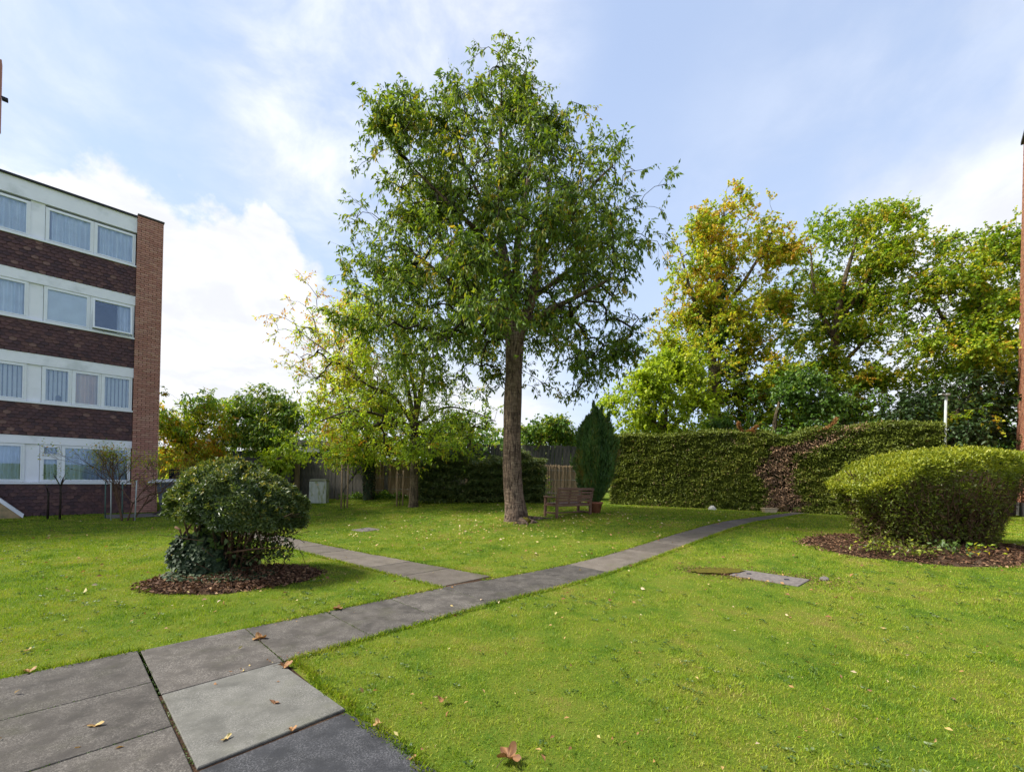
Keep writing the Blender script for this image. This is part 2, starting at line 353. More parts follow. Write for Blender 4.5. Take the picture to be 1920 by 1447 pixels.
# edges of the paved areas in estate axes (u along, v across)
def path_l(u): return np.interp(u, [-2, 4.0, 7.4, 19.4], [5.06, 5.03, 4.60, 3.70])
def path_r(u): return np.interp(u, [-2, 1.35, 4.0, 7.4, 19.4], [3.96, 3.96, 3.97, 3.77, 3.14])
def br_hi(v): return np.interp(v, [5.0, 7.9, 11.2, 15, 19], [4.93, 4.42, 3.96, 3.55, 3.3])
def br_lo(v): return np.interp(v, [5.0, 9.5, 15, 19], [3.89, 3.42, 2.8, 2.5])
BED_L = (-4.05, 6.50, 1.14, .80, .42); BED_R = (8.05, 8.55, 2.05, 1.40, -.30)      # x, y, rx, ry, turn
def in_bed(x, y, b, k=1.0, noise=True):
    dx, dy = x - b[0], y - b[1]; c, s = math.cos(b[4]), math.sin(b[4])
    a, d = (dx * c + dy * s) / b[2], (-dx * s + dy * c) / b[3]
    r = np.hypot(a, d); th = np.arctan2(d, a)
    return r < k * (1 + (.05 * np.sin(3 * th + 1) + .04 * np.sin(7 * th) + .025 * np.sin(19 * th) + .02 * np.sin(37 * th + 1) if noise else 0))
COVER = [(3.56, 7.09), (3.91, 7.38), (4.63, 6.74), (4.26, 6.45)]
def paved(x, y, g=0.0):
    u = x * PX + y * PY; v = -x * PY + y * PX
    m = (u > 0) & (u < 19.6) & (v < path_l(u) - g) & (v > path_r(u) + g)
    m |= (u <= 1.42) & (v < 5.06 - g) & (v > -2) & (u < 1.45 - g)
    m |= (v > 4.9) & (v < 19.2) & (u < br_hi(v) - g) & (u > br_lo(v) + g)
    cu, cv = u - 7.82, v - 1.79
    m |= (np.abs(cu) < .31 + .05 * np.sin(x * 17)) & (np.abs(cv) < .58 + .05 * np.sin(y * 19))
    m |= np.hypot((u - 6.05) / .40, (v - 11.3) / .40) < 1
    return m

# ------------------------------------------------------------------ paving: one bed, slabs as pieces
def slab(parent, quad, mat, th=.05, name='paving_slab', lift=.014):
    """quad of (u, v) corners; the top follows the ground"""
    cu = sum(q[0] for q in quad) / 4; cv = sum(q[1] for q in quad) / 4
    g = .0065; vs = []
    tilt = [random.uniform(-.003, .003) for _ in range(4)]
    for k, (dz, inn) in enumerate(((-th, 0), (-.005, 0), (0, .005))):
        for i, (u, v) in enumerate(quad):
            du, dv = cu - u, cv - v; L = math.hypot(du, dv)
            u2, v2 = u + du / L * (g + inn) * 1.4, v + dv / L * (g + inn) * 1.4
            x, y, _ = UW(u2, v2); vs.append((x, y, float(terr(x, y)) + lift + dz + tilt[i]))
    fs = [(0, 3, 2, 1), (8, 9, 10, 11)] + [(k * 4 + j, k * 4 + (j + 1) % 4, (k + 1) * 4 + (j + 1) % 4, (k + 1) * 4 + j) for k in range(2) for j in range(4)]
    return mobj(name, np_mesh(name, vs, fs, mat), parent)
def strip(pts_a, pts_b, z=.004):
    V = []; F = []
    for (a, b) in zip(pts_a, pts_b):
        for (u, v) in (a, b):
            x, y, _ = UW(u, v); V.append((x, y, float(terr(x, y)) + z))
    for i in range(len(pts_a) - 1): F.append((2 * i, 2 * i + 1, 2 * i + 3, 2 * i + 2))
    return V, F
us = np.linspace(.5, 19.4, 64)
V, F = strip([(u, path_r(u)) for u in us], [(u, path_l(u)) for u in us])
path = mobj('path', np_mesh('path', V, F, M['soil']), kind='structure')
u = .568; k = 0
while u < 19.2:
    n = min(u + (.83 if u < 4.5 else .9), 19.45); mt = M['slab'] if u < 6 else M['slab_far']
    a = .0 if not 3.6 < u < 4.6 else 0
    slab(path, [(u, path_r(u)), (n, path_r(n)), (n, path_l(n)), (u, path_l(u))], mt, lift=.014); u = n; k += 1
vs_ = np.linspace(4.9, 19.2, 40)
V, F = strip([(br_hi(v), v) for v in vs_], [(br_lo(v), v) for v in vs_])
side = mobj('side_path', np_mesh('side_path', V, F, M['soil']), kind='structure')
v = 5.07
while v < 19:
    n = min(v + .9, 19.15)
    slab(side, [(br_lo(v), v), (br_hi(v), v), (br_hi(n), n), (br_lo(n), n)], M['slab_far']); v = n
V, F = strip([(-4, 0.2), (1.40, 0.2)], [(-4, 5.04), (1.40, 5.04)])
court = mobj('forecourt', np_mesh('forecourt', V, F, M['soil']), kind='structure')
for (u0, u1) in ((-2.0, -1.16), (-1.16, -.28), (-.28, .560)):
    for (v0, v1) in ((4.24, 5.06), (3.43, 4.24), (2.6, 3.43), (1.78, 2.6), (.95, 1.78)):
        slab(court, [(u0, v0), (u1, v0), (u1, v1), (u0, v1)], M['slab'])
o = slab(court, [(.568, 2.84), (1.42, 2.86), (1.36, 3.95), (.568, 3.95)], M['slab_light'], lift=.020); o['label'] = 'paler grey paving slab'
# tarmac strip below the pale slab, ragged on the lawn side
ta = [(.57, 2.825), (.57, .3)]; tb = [(1.42, 2.825)]
pts = [(.575, .3), (.575, 2.82), (1.40, 2.83), (1.46, 2.6), (1.50, 2.35), (1.47, 2.1), (1.50, 1.8), (1.46, 1.5), (1.5, 1.1), (1.47, .3)]
mb = MB(); W = [UW(a, b, .012) for a, b in pts]; mb.add([UW(a, b, -.03) for a, b in pts] + W, [tuple(reversed(range(len(pts), 2 * len(pts))))] + [(i, i + len(pts), (i + 1) % len(pts) + len(pts), (i + 1) % len(pts)) for i in range(len(pts))])
o = mb.obj('tarmac', M['tarmac'], court)
# concrete apron at the corner of the flats
V, F = strip([(1.2, 18.2), (3.4, 18.2)], [(1.2, 19.6), (3.4, 19.6)], .012)
mobj('pavement', np_mesh('pavement', V, F, M['cover']), kind='structure')

# ------------------------------------------------------------------ bricks / tiles as pieces
def pieces(parent, name, proto_meshes, mats4, limit=300):
    """mats4: list of (matrix, variant, distance). The nearest become objects, the rest one joined part."""
    mats4 = sorted(mats4, key=lambda t: t[2])
    for mtx, k, _ in mats4[:limit]:
        o = bpy.data.objects.new(name, proto_meshes[k]); link(o, parent); o.matrix_local = mtx
    rest = mats4[limit:]
    if rest:
        Vs, Fs, Ms = [], [], []; b = 0
        protos = [(np.array([v.co[:] for v in m.vertices]), [tuple(p.vertices) for p in m.polygons]) for m in proto_meshes]
        for mtx, k, _ in rest:
            pv, pf = protos[k]; A = np.array(mtx)
            Vs.append(pv @ A[:3, :3].T + A[:3, 3]); Fs += [tuple(i + b for i in f) for f in pf]; Ms += [k] * len(pf); b += len(pv)
        o = mobj(name + 's', np_mesh(name, np.concatenate(Vs), Fs, [m.materials[0] for m in proto_meshes], Ms), parent, 'stuff')
def brick_wall_mat(name, c1, c2, mortar):
    m, n = new_mat(name); tc = n.node('ShaderNodeTexCoord').outputs['Object']; x = n.node('ShaderNodeSeparateXYZ', {0: tc})
    v = n.node('ShaderNodeCombineXYZ', {0: n.math('ADD', x.outputs[0], x.outputs[1]), 1: x.outputs[2], 2: 0.0}).outputs[0]
    b = n.node('ShaderNodeTexBrick', {'Vector': v, 'Color1': (*c1, 1), 'Color2': (*c2, 1), 'Mortar': (*mortar, 1), 'Scale': 1.0, 'Mortar Size': .008, 'Brick Width': .225, 'Row Height': .075, 'Bias': .0})
    col = n.mix(.35, b.outputs[0], n.ramp(n.noise(tc, 6, 6, .7), [(.3, tuple(q * .6 for q in c1)), (.7, c2)]))
    return finish(m, n, principled(n, col, .85, .2, n.math('SUBTRACT', 1.0, b.outputs[1]), .5, .008))
M['wall_or'] = brick_wall_mat('orange_brickwork', (.30, .13, .08), (.38, .18, .11), (.28, .24, .20))
M['wall_l'] = brick_wall_mat('pink_brickwork', (.34, .17, .14), (.41, .22, .18), (.30, .21, .17))
def brick_protos(mats, L=.213, D=.1, H=.063): return [MB().box((-L / 2, -D / 2, -H / 2), (L / 2, D / 2, H / 2), bev=.004).mesh('brick', m) for m in mats]

# ------------------------------------------------------------------ flats on the left
WF, U1, PW = 20.19, 1.93, 20.09
Rz = math.atan2(PY, PX)
flats = empty('apartment_building', UW(U1, WF), Rz)      # local x = along the facade, local y = into the building
tag(flats, 'four storey block of flats with brown hung tiles, white panel bands and brick end wall', 'building')
X0 = -11.0
b = MB()
b.box((X0, 1.2, 0), (-.02, 6.2, 9.9)); b.obj('rear_wall', M['interior'], flats)  # unseen depth of the block, shortened so its shadow clears the trees behind
b = MB(); b.box((X0, -.03, 9.77), (-.004, .25, 10.29)); b.obj('fascia', M['white'], flats)
b = MB(); b.box((X0, -.09, 10.292), (-.004, .35, 10.35)); b.obj('roof_edge', M['dark_trim'], flats)
b = MB(); b.box((X0, .352, 10.0), (-.02, 6.2, 10.3)); b.obj('roof', M['dark_trim'], flats)
bands = ((0.0, 1.05), (2.51, 3.55), (5.05, 6.09), (7.56, 8.60))
tp = []
for m in tiles_m:
    t = MB(); wd, h = .158, .17; n = 5
    bot = [(-wd / 2 + wd * i / n, -h + .035 * (abs(i - n / 2) / (n / 2)) ** 2 * 1.0) for i in range(n + 1)]
    poly = bot + [(wd / 2, 0), (-wd / 2, 0)]
    t.prism(poly, 1, -.011, 0); tp.append(t.mesh('tile', m))
tl = []
for bi, (z0, z1) in enumerate(bands):
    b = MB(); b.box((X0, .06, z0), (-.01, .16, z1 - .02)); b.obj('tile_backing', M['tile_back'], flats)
    rows = int(round((z1 - z0) / .104)); gz = (z1 - z0 - .01) / rows
    for r in range(rows):
        zt = z0 + (r + 1) * gz + .058
        if r == rows - 1: zt = z1 + .01
        off = (r % 2) * .082
        xx = -.09 - off
        if off: tl.append((Matrix.Translation((-.045, -.004, zt)) @ Matrix.Rotation(R(-9), 4, 'X') @ Matrix.Scale(.5, 4, (1, 0, 0)), random.randrange(5), 20 + abs(zt - 8.0) * .6))
        while xx > -4.6:
            m = Matrix.Translation((xx, -.004 + random.uniform(-.003, .003), zt)) @ Matrix.Rotation(R(-9 + random.uniform(-2.2, 2.2)), 4, 'X') @ Matrix.Rotation(R(random.uniform(-1.2, 1.2)), 4, 'Y')
            kk = random.choices(range(6), (6, 6, 4, 3, 4, 1.2 if bi > 0 else .3))[0]
            tl.append((m, kk, math.hypot(xx - (-U1), 20) + abs(zt - 8.0) * .6)); xx -= .164
pieces(flats, 'tile', tp, tl)
def pan(z0, z1, x0=X0, x1=-.004, y=-.02, name='white_panel'): b = MB(); b.box((x0, y, z0), (x1, .2, z1)); return b.obj(name, M['white'], flats)
pan(2.25, 2.50); pan(4.71, 5.045); pan(7.23, 7.555)
for z0, z1 in ((1.06, 2.245), (3.56, 4.705), (6.10, 7.225), (8.61, 9.765)):
    pan(z0, z1, -2.50, -2.19, .03, 'mullion_panel'); pan(z0, z1, -7.5, -6.6, .03, 'mullion_panel')
    b = MB(); b.box((X0, -.07, z0 - .055), (-.004, .24, z0 - .004)); b.obj('sill', M['upvc'], flats)
    b = MB(); b.box((X0, 1.0, z0 - .3), (-.02, 1.15, z1)); b.obj('room_wall', M['interior'], flats)
    b = MB(); b.box((X0, .26, z0 - .06), (-.02, 1.0, z0 - .05)); b.box((X0, .26, z1 - .02), (-.02, 1.0, z1 - .01)); b.obj('room_floor', M['interior'], flats)
def curtain_bm(x0, x1, z0, z1, y, amp=.025, per=.13, gap=None):
    t = MB(); n = int((x1 - x0) / .02) + 2; ph = random.uniform(0, 6); xs = [x0 + (x1 - x0) * i / n for i in range(n + 1)]
    vs = []
    for x in xs:
        q = math.sin(x * 6.283 / per + ph + math.sin(x * 7) * 1.3) * amp + math.sin(x * 23) * amp * .4
        vs += [(x, y + q * .6, z1), (x + q * .15, y + q * 1.1, (z0 + z1) / 2), (x + q * .1, y + q * 1.25, z0)]
    fs = []
    for i in range(n):
        a, c = 3 * i, 3 * i + 3; fs += [(a, a + 1, c + 1, c), (a + 1, a + 2, c + 2, c + 1)]
    return t.add(vs, fs)
def window(x0, x1, z0, z1, cur, lab=None, open_=False, split=None, net_from=0.0):
    """x measured back from the pier; frame proud, sash inside it, pane, curtain behind"""
    t = .055; f = MB()
    for a, c in (((x0, 0, z0), (x1, .09, z0 + t)), ((x0, 0, z1 - t), (x1, .09, z1)), ((x0, .001, z0 + t), (x0 + t, .089, z1 - t)), ((x1 - t, .001, z0 + t), (x1, .089, z1 - t))): f.box(a, c, bev=.006)
    w_ = f.obj('window', M['upvc'], flats)
    if lab: w_['label'] = lab
    i0, i1, j0, j1 = x0 + t, x1 - t, z0 + t, z1 - t
    s = MB(); q = .03 if not open_ else .05
    for a, c in (((i0, -.015, j0), (i1, .06, j0 + q)), ((i0, -.015, j1 - q), (i1, .06, j1)), ((i0, -.014, j0 + q), (i0 + q, .059, j1 - q)), ((i1 - q, -.014, j0 + q), (i1, .059, j1 - q))): s.box(a, c, bev=.004)
    pn = MB(); pn.box((i0 + q, .02, j0 + q), (i1 - q, .026, j1 - q))
    so = s.obj('sash', M['upvc'], w_); po = pn.obj('pane', M['glass'], w_)
    if open_:
        for o_ in (so, po):
            o_.matrix_local = Matrix.Translation((0, 0, j1)) @ Matrix.Rotation(R(-9), 4, 'X') @ Matrix.Translation((0, 0, -j1))
    if cur:
        if cur == 'blind':
            c_ = MB(); xq = i0 + .01
            while xq < i1 - .05: c_.box((xq, .12, j0 + .02), (xq + .075, .124, j1 - .02), mat=Matrix.Translation((xq, .12, 0)) @ Matrix.Rotation(R(18), 4, 'Z') @ Matrix.Translation((-xq, -.12, 0))); xq += .098
            c_.obj('blind', M[cur], w_); return w_
        if cur == 'board_blind':
            c_ = MB(); c_.box((i0, .062, j0), (i1, .068, j1)); c_.obj('blind', M[cur], w_); return w_
        c_ = curtain_bm(i0 + (i1 - i0) * net_from, i1, j0, j1, .13 if cur != 'cream' else .12, *((.016, .10) if cur in ('blind',) else (.055, .17)))
        c_.obj('blind' if 'blind' in cur else 'curtain', M[cur], w_)
    return w_
Lx = lambda u: u - U1
for fl, (z0, z1) in enumerate(((1.06, 2.245), (3.56, 4.705), (6.10, 7.225), (8.61, 9.70))):
    window(-5.0, Lx(-.57), z0, z1, ('blue', 'blind', 'net', 'net')[fl], net_from=(0, 0, .25, .55)[fl])
    window(-6.5, -5.02, z0, z1, 'net'); window(-9.6, -7.6, z0, z1, 'net')
window(Lx(-.25), Lx(.845), 8.61, 9.70, 'net', 'wide top floor window with sheer curtains'); window(Lx(.85), Lx(1.90), 8.61, 9.70, 'net')
window(Lx(-.25), Lx(.80), 6.10, 7.225, 'board_blind', 'window filled by a plain white blind'); window(Lx(.805), Lx(1.91), 6.10, 7.225, 'net', 'top hung window tilted open', open_=True, net_from=.62)
window(Lx(-.25), Lx(.415), 3.56, 4.705, 'blind'); window(Lx(.42), Lx(1.11), 3.56, 4.705, 'cream', 'window with cream and orange curtain'); window(Lx(1.115), Lx(1.90), 3.56, 4.705, 'blind')
window(Lx(-.25), Lx(.215), 1.87, 2.245, 'blue', 'small top light above the narrow ground floor window'); window(Lx(-.25), Lx(.215), 1.06, 1.865, 'blue'); window(Lx(.22), Lx(1.90), 1.06, 2.245, 'blue', 'wide ground floor window with blue grey curtains')
b = MB(); b.tube([(Lx(.12), .155, 3.63), (Lx(.12), .155, 3.80), (Lx(.10), .155, 3.9)], [.07, .065, .01], 10); b.obj('ornament', M['dark_trim'], flats, True)
# brick end wall (pier)
b = MB(); b.box((.012, .005, 0), (.70, 6.2, 10.30)); b.obj('end_wall', M['wall_l'], flats)
b = MB(); b.box((0.0, -.125, 10.375), (.735, .3, 10.42)); b.obj('coping', M['plinth'], flats)
bp = brick_protos(bricks_l); bl = []
for c in range(138):
    zc = .04 + c * .075; off = .1125 if c % 2 else 0
    for k in range(5):
        xc = -.0 + off + k * .225
        x0, x1 = max(xc, 0.0), min(xc + .215, .715)
        if k == 4 or x1 - x0 < .03: continue
        sc = (x1 - x0) / .213
        m = Matrix.Translation(((x0 + x1) / 2, -.05 + random.uniform(-.002, .002), zc)) @ Matrix.Scale(sc, 4, (1, 0, 0))
        bl.append((m, random.randrange(5), zc))
    if c % 2:
        m = Matrix.Translation((.05, -.05, zc)) @ Matrix.Scale(.47, 4, (1, 0, 0)); bl.append((m, random.randrange(5), zc))
pieces(flats, 'brick', bp, bl)
# stair tower rising behind the roof at the far left, lamp on a bracket
b = MB(); b.box((-6.4, .9, 12.0), (-3.20, 1.20, 14.15)); tw = b.obj('stair_tower', bricks_l[2], flats)
b = MB(); b.box((-6.4, .93, 10.31), (-3.23, 1.17, 11.995)); b.obj('tower_base', M['white'], flats)
fl_ = MB(); fl_.tube([(-3.30, .95, 13.06), (-3.16, .93, 13.03)], .018, 6); fl_.box((-3.18, .84, 12.93), (-3.05, .98, 13.02), mat=None, bev=.01)
fl_.obj('floodlight', M['dark_trim'], tw)
# wedge shaped side of the entrance steps
b = MB(); b.prism([(Lx(-3.6), 0), (Lx(-.58), 0), (Lx(-.60), .07), (Lx(-3.6), 3.2)], 1, -.55, -.42)
ramp = b.obj('side_panel', M['render_tan'], None); ramp.name = 'stair_parapet'
ramp.location = UW(U1, WF); ramp.rotation_euler = (0, 0, Rz)
tag(ramp, 'sloping tan parapet with white coping against the tiled wall at lower left', 'parapet')
b = MB(); b.prism([(Lx(-.56), 0.0), (Lx(-.54), .11), (Lx(-3.6), 3.30), (Lx(-3.62), 3.22)], 1, -.58, -.40); b.obj('coping', M['white'], ramp)

# ------------------------------------------------------------------ brick block on the right, seen along its front
rb = empty('brick_building', UW(29.15, -2.81, .40), Rz)
tag(rb, 'tall orange brick building at the right margin, seen edge on beyond the clipped bush', 'building')
b = MB(); b.box((-9.5, -9, 0), (-.01, -.055, 16.3)); b.obj('wall', M['wall_or'], rb)
b = MB(); b.box((-9.5, -9, 0.0), (.03, .05, .62)); b.obj('plinth', M['plinth'], rb)
b = MB(); b.box((-9.5, -9, 16.31), (.04, .08, 16.45)); b.obj('coping', M['plinth'], rb)
bp = brick_protos(bricks_or); bl = []
for c in range(209):
    zc = .66 + c * .075; off = .1125 if c % 2 else 0
    for k in range(9):
        x1 = 0 - off - k * .225
        if k == 0 and off: bl.append((Matrix.Translation((-.05, -.05, zc)) @ Matrix.Scale(.47, 4, (1, 0, 0)), random.randrange(5), zc))
        bl.append((Matrix.Translation((x1 - .1075, -.05 + random.uniform(-.003, .003), zc)), random.randrange(5), zc + k * 3))
pieces(rb, 'brick', bp, bl)

def vn(x, y, seed=0):       # smooth value noise on a lattice, 0..1
    L_ = np.random.default_rng(seed).uniform(0, 1, (256, 256)); xi, yi = np.floor(x).astype(int), np.floor(y).astype(int); fx, fy = x - xi, y - yi
    fx, fy = fx * fx * (3 - 2 * fx), fy * fy * (3 - 2 * fy); g = lambda a, b: L_[a % 256, b % 256]
    return (g(xi, yi) * (1 - fx) + g(xi + 1, yi) * fx) * (1 - fy) + (g(xi, yi + 1) * (1 - fx) + g(xi + 1, yi + 1) * fx) * fy
# ------------------------------------------------------------------ foliage helpers
def unit(a): return a / np.maximum(np.linalg.norm(a, axis=-1, keepdims=True), 1e-6)
def leaf_mesh(name, P, D, L, W, tint, mat, Nn=None, droop=.18, fold=.18, wide=.42):
    """one folded kite per leaf: base, two shoulders, drooping tip"""
    n = len(P); D = unit(D)
    if Nn is None: Nn = rng.normal(size=(n, 3)) * .6 + np.array([0, 0, 1.0])
    S = unit(np.cross(D, Nn)); U = unit(np.cross(S, D))
    L = np.broadcast_to(L, (n,))[:, None]; W = np.broadcast_to(W, (n,))[:, None]
    V = np.empty((n, 4, 3), np.float32)
    V[:, 0] = P; V[:, 1] = P + D * L * wide + S * W * .5 + U * W * fold; V[:, 3] = P + D * L * wide - S * W * .5 + U * W * fold
    V[:, 2] = P + D * L - U * L * droop
    b = (np.arange(n) * 4)[:, None]
    F = np.concatenate([b + [0, 1, 2], b + [0, 2, 3]], 1).reshape(-1, 3)
    return np_mesh(name, V.reshape(-1, 3), F, mat, tint=np.repeat(np.clip(tint, 0, 1), 4))
def seg_mesh(name, A, B, ra, rb, mat, sides=4):
    A = np.asarray(A, float); B = np.asarray(B, float); n = len(A)
    T = unit(B - A); ref = np.where(np.abs(T[:, 2:3]) < .9, [[0, 0, 1.]], [[1., 0, 0]])
    a = unit(np.cross(T, ref)); b = np.cross(T, a); th = np.arange(sides) * 2 * np.pi / sides
    V = np.empty((n, 2 * sides, 3), np.float32); ra = np.broadcast_to(ra, (n,)); rb = np.broadcast_to(rb, (n,))
    for k in range(sides):
        d = a * math.cos(th[k]) + b * math.sin(th[k])
        V[:, k] = A + d * ra[:, None]; V[:, sides + k] = B + d * rb[:, None]
    base = (np.arange(n) * 2 * sides)[:, None]; F = []
    for k in range(sides):
        k2 = (k + 1) % sides; F.append(base + [k, sides + k, sides + k2, k2])
    return np_mesh(name, V.reshape(-1, 3), np.stack(F, 1).reshape(-1, 4), mat, smooth=True)
def spline(pts, n):
    pts = np.array([tuple(p) for p in pts], float); t = np.linspace(0, len(pts) - 1, n); out = []
    for x in t:
        i = min(int(x), len(pts) - 2); f = x - i
        p0 = pts[max(i - 1, 0)]; p1 = pts[i]; p2 = pts[i + 1]; p3 = pts[min(i + 2, len(pts) - 1)]
        out.append(.5 * ((2 * p1) + (-p0 + p2) * f + (2 * p0 - 5 * p1 + 4 * p2 - p3) * f * f + (-p0 + 3 * p1 - 3 * p2 + p3) * f ** 3))
    return np.array(out)
def limb_obj(name, pts, r, mat, parent, sides=10, flare=0, lump=.0, n=None):
    """smooth tapering limb through pts, radii r at the pts"""
    n = n or max(6, int(sum((Vector(pts[i + 1]) - Vector(pts[i])).length for i in range(len(pts) - 1)) / .12))
    C = spline(pts, n); rr = np.interp(np.linspace(0, len(pts) - 1, n), range(len(pts)), r)
    V = []; T = unit(np.gradient(C, axis=0)); ref = np.array([1., 0, 0]) if abs(T[0][0]) < .8 else np.array([0, 1., 0])
    ph = rng.uniform(0, 6, 4)
    for i in range(n):
        a = unit(np.cross(T[i], ref)); b_ = np.cross(T[i], a)
        for k in range(sides):
            th = 2 * math.pi * k / sides; s = 1 + lump * (math.sin(3 * th + ph[0] + i * .11) + .6 * math.sin(5 * th + ph[1] - i * .07) + .9 * math.sin(i * .45 + ph[2]) * .6)
            if flare: s += flare * math.exp(-i * .55) * (1 + .45 * math.sin(4 * th + ph[3]))
            V.append(C[i] + (a * math.cos(th) + b_ * math.sin(th)) * rr[i] * s)
    F = [(i * sides + k, (i + 1) * sides + k, (i + 1) * sides + (k + 1) % sides, i * sides + (k + 1) % sides) for i in range(n - 1) for k in range(sides)]
    F.append(tuple(range((n - 1) * sides, n * sides)))
    return mobj(name, np_mesh(name, V, F, mat, smooth=True), parent), C, rr
def tree(name, label, stems, targets, leaf, per, L, W, base, bark_m, twig_m, cat='tree', group=None, spread=.30, tint=(.35, .22), tfun=None,
         droop=.5, lean=(0, 0, 0), trunk_name='trunk', lump=.03, flare=.35, twig_r=.0065, clump=.30, rise=.25, upcost=.9):
    """stems: list of (points, radii); the first is the trunk. targets: twig ends, each grows back to the nearest wood."""
    base = np.array(tuple(base), float); root = empty(name, tuple(base)); tag(root, label, cat, group)
    nodes, par, rad = [], [], []; stem_end = 0
    for i, (p, r) in enumerate(stems):
        p = [np.array(tuple(q), float) - base for q in p]
        o, C, rr = limb_obj(trunk_name if i == 0 else 'limb', p, r, bark_m, root, 12 if i == 0 else 8, flare if i == 0 else 0, lump)
        step = max(1, int(.25 / max(np.linalg.norm(C[1] - C[0]), 1e-3)))
        s0 = 0 if i else int(len(C) * .25)
        for q, r_ in zip(C[s0::step], rr[s0::step]): nodes.append(q); par.append(-1); rad.append(r_)
    ns = len(nodes); T = np.asarray(targets, float) - base
    S = np.array(nodes); d0 = np.array([np.min(np.linalg.norm(S - t, axis=1)) for t in T]); order = np.argsort(d0)
    cap = ns + len(T) * 12; NN = np.zeros((cap, 3)); NN[:ns] = S; cnt = ns; ends = []
    for ti in order:
        t = T[ti]; dv = NN[:cnt] - t; d = np.sqrt((dv * dv).sum(1))
        cost = d + upcost * np.maximum(0, dv[:, 2]) ; j = int(np.argmin(cost)); dist = d[j]
        k = max(2, min(11, int(dist / .35) + 1)); a = NN[j].copy(); up = np.array([0, 0, dist * rise]); prev = j
        jit = rng.normal(size=3) * dist * .08
        for q in range(1, k + 1):
            f = q / k; p = a + (t - a) * f + (up * .6 + jit) * math.sin(math.pi * f)
            NN[cnt] = p; par.append(prev); prev = cnt; cnt += 1
        ends.append((prev, par[prev], t))
    par = np.array(par); wgt = np.zeros(cnt)
    for e, _, _ in ends: wgt[e] += 1
    for i in range(cnt - 1, ns - 1, -1):
        if par[i] >= 0: wgt[par[i]] += wgt[i]
    r = twig_r * np.power(np.maximum(wgt, 1), .46)
    for i in range(ns): r[i] = rad[i]
    ii = np.arange(ns, cnt); pr = np.minimum(r[par[ii]] * .85, r[ii] * 1.25)
    mobj('branches', seg_mesh('branches', NN[par[ii]], NN[ii], pr, np.minimum(r[ii], pr), twig_m, 5), root, 'stuff')
    ep = np.array([NN[e] for e, _, _ in ends]); pp = np.array([NN[p] for _, p, _ in ends]); out = unit(ep - pp)
    # side twigs: leaves sit along them and hang from them
    ST = 4; ne = len(ep); tA = np.repeat(pp, ST, 0) + (np.repeat(ep - pp, ST, 0)) * rng.uniform(.1, 1.0, (ne * ST, 1))
    tD = unit(np.repeat(out, ST, 0) * .7 + rng.normal(size=(ne * ST, 3)) * .62 + np.array([0, 0, .12]) + np.array(lean) * .5); tL = clump * rng.uniform(.7, 1.75, (ne * ST, 1))
    tB = tA + tD * tL - np.array([0, 0, 1.]) * tL * tL * .25
    mobj('twigs', seg_mesh('twigs', tA, tB, twig_r * .75, twig_r * .3, twig_m, 3), root, 'stuff')
    k = max(2, int(round(per / ST))); n = ne * ST * k; ti_ = np.repeat(np.arange(ne * ST), k); ei = ti_ // ST; f = rng.uniform(0.08, 1.05, n)[:, None]
    P = tA[ti_] + (tB[ti_] - tA[ti_]) * f + rng.normal(size=(n, 3)) * .022
    D = tD[ti_] * .6 + rng.normal(size=(n, 3)) * .5 + np.array([0, 0, -droop]) + np.array(lean)
    tc = rng.normal(tint[0], tint[1] * .7, len(ep))[ei] + rng.normal(0, tint[1] * .7, n)
    if tfun is not None: tc = tc + tfun(P + base)
    s = rng.uniform(.65, 1.25, n)
    mobj('foliage', leaf_mesh('foliage', P, D, L * s, W * s, tc, leaf), root, 'stuff')
    return root
def crown_targets(n, y, prof, depth_k=.95, inner=.45, seed=0, hole=.0, cl=0.0, size=.9):
    """targets inside a crown given by its outline in the photograph: rows (py, px_left, px_right); y = distance of the trunk"""
    r_ = np.random.default_rng(seed); rows = []
    for py, a, b in prof:
        A, B = at(a, py, y), at(b, py, y); rows.append((A.z, A.x, B.x))
    rows.sort(); zz = np.array([q[0] for q in rows]); xa = np.array([q[1] for q in rows]); xb = np.array([q[2] for q in rows])
    out = []; ph = r_.uniform(0, 6, 6); n_all = n; n = max(8, int(n * (1 - cl))) if cl else n
    hw_max = ((xb - xa) / 2).max()
    while len(out) < n:
        z = r_.uniform(zz[0], zz[-1]); a, b = np.interp(z, zz, xa), np.interp(z, zz, xb); h = (b - a) / 2; c = (a + b) / 2
        if r_.uniform() > (h / hw_max) ** 1.6 + .03: continue
        th = r_.uniform(0, 6.283); rr = r_.uniform() ** inner
        k = .90 + .10 * math.sin(3 * th + ph[0] + z * 1.3) + .08 * math.sin(5 * th + ph[1] - z * 2.1)
        x = c + h * rr * math.cos(th) * k; yy = y + h * rr * math.sin(th) * k * depth_k
        if hole and (math.sin(x * 1.7 + ph[2]) * math.sin(z * 1.9 + ph[3]) * math.sin(yy * 1.5 + ph[4])) > 1 - hole: continue
        out.append((x, yy, z))
    if cl:       # most twig ends gather in clumps, so the outline is lobed and sky shows between
        K = max(6, int((n_all - n) / 26)); cs = np.array([out[i] for i in r_.choice(len(out), K)]); ax = np.array([np.interp(cs[:, 2], zz, (xa + xb) / 2), np.full(K, y), cs[:, 2]]).T
        cs = ax + (cs - ax) * r_.uniform(.85, 1.12, (K, 1)); sg = size * r_.uniform(.5, 1.15, K); ci = r_.integers(0, K, n_all - n)
        q = cs[ci] + r_.normal(size=(n_all - n, 3)) * sg[ci][:, None] * np.array([.62, .62, .36])
        m = np.abs(q[:, 0] - np.interp(q[:, 2], zz, (xa + xb) / 2)) < np.interp(q[:, 2], zz, (xb - xa) / 2) * 1.04 + .12
        out += [tuple(v) for v in q[m & (q[:, 2] < zz[-1] + .3)]]
    return np.array(out)
def gz(p): return Vector((p[0], p[1], float(terr(p[0], p[1]))))

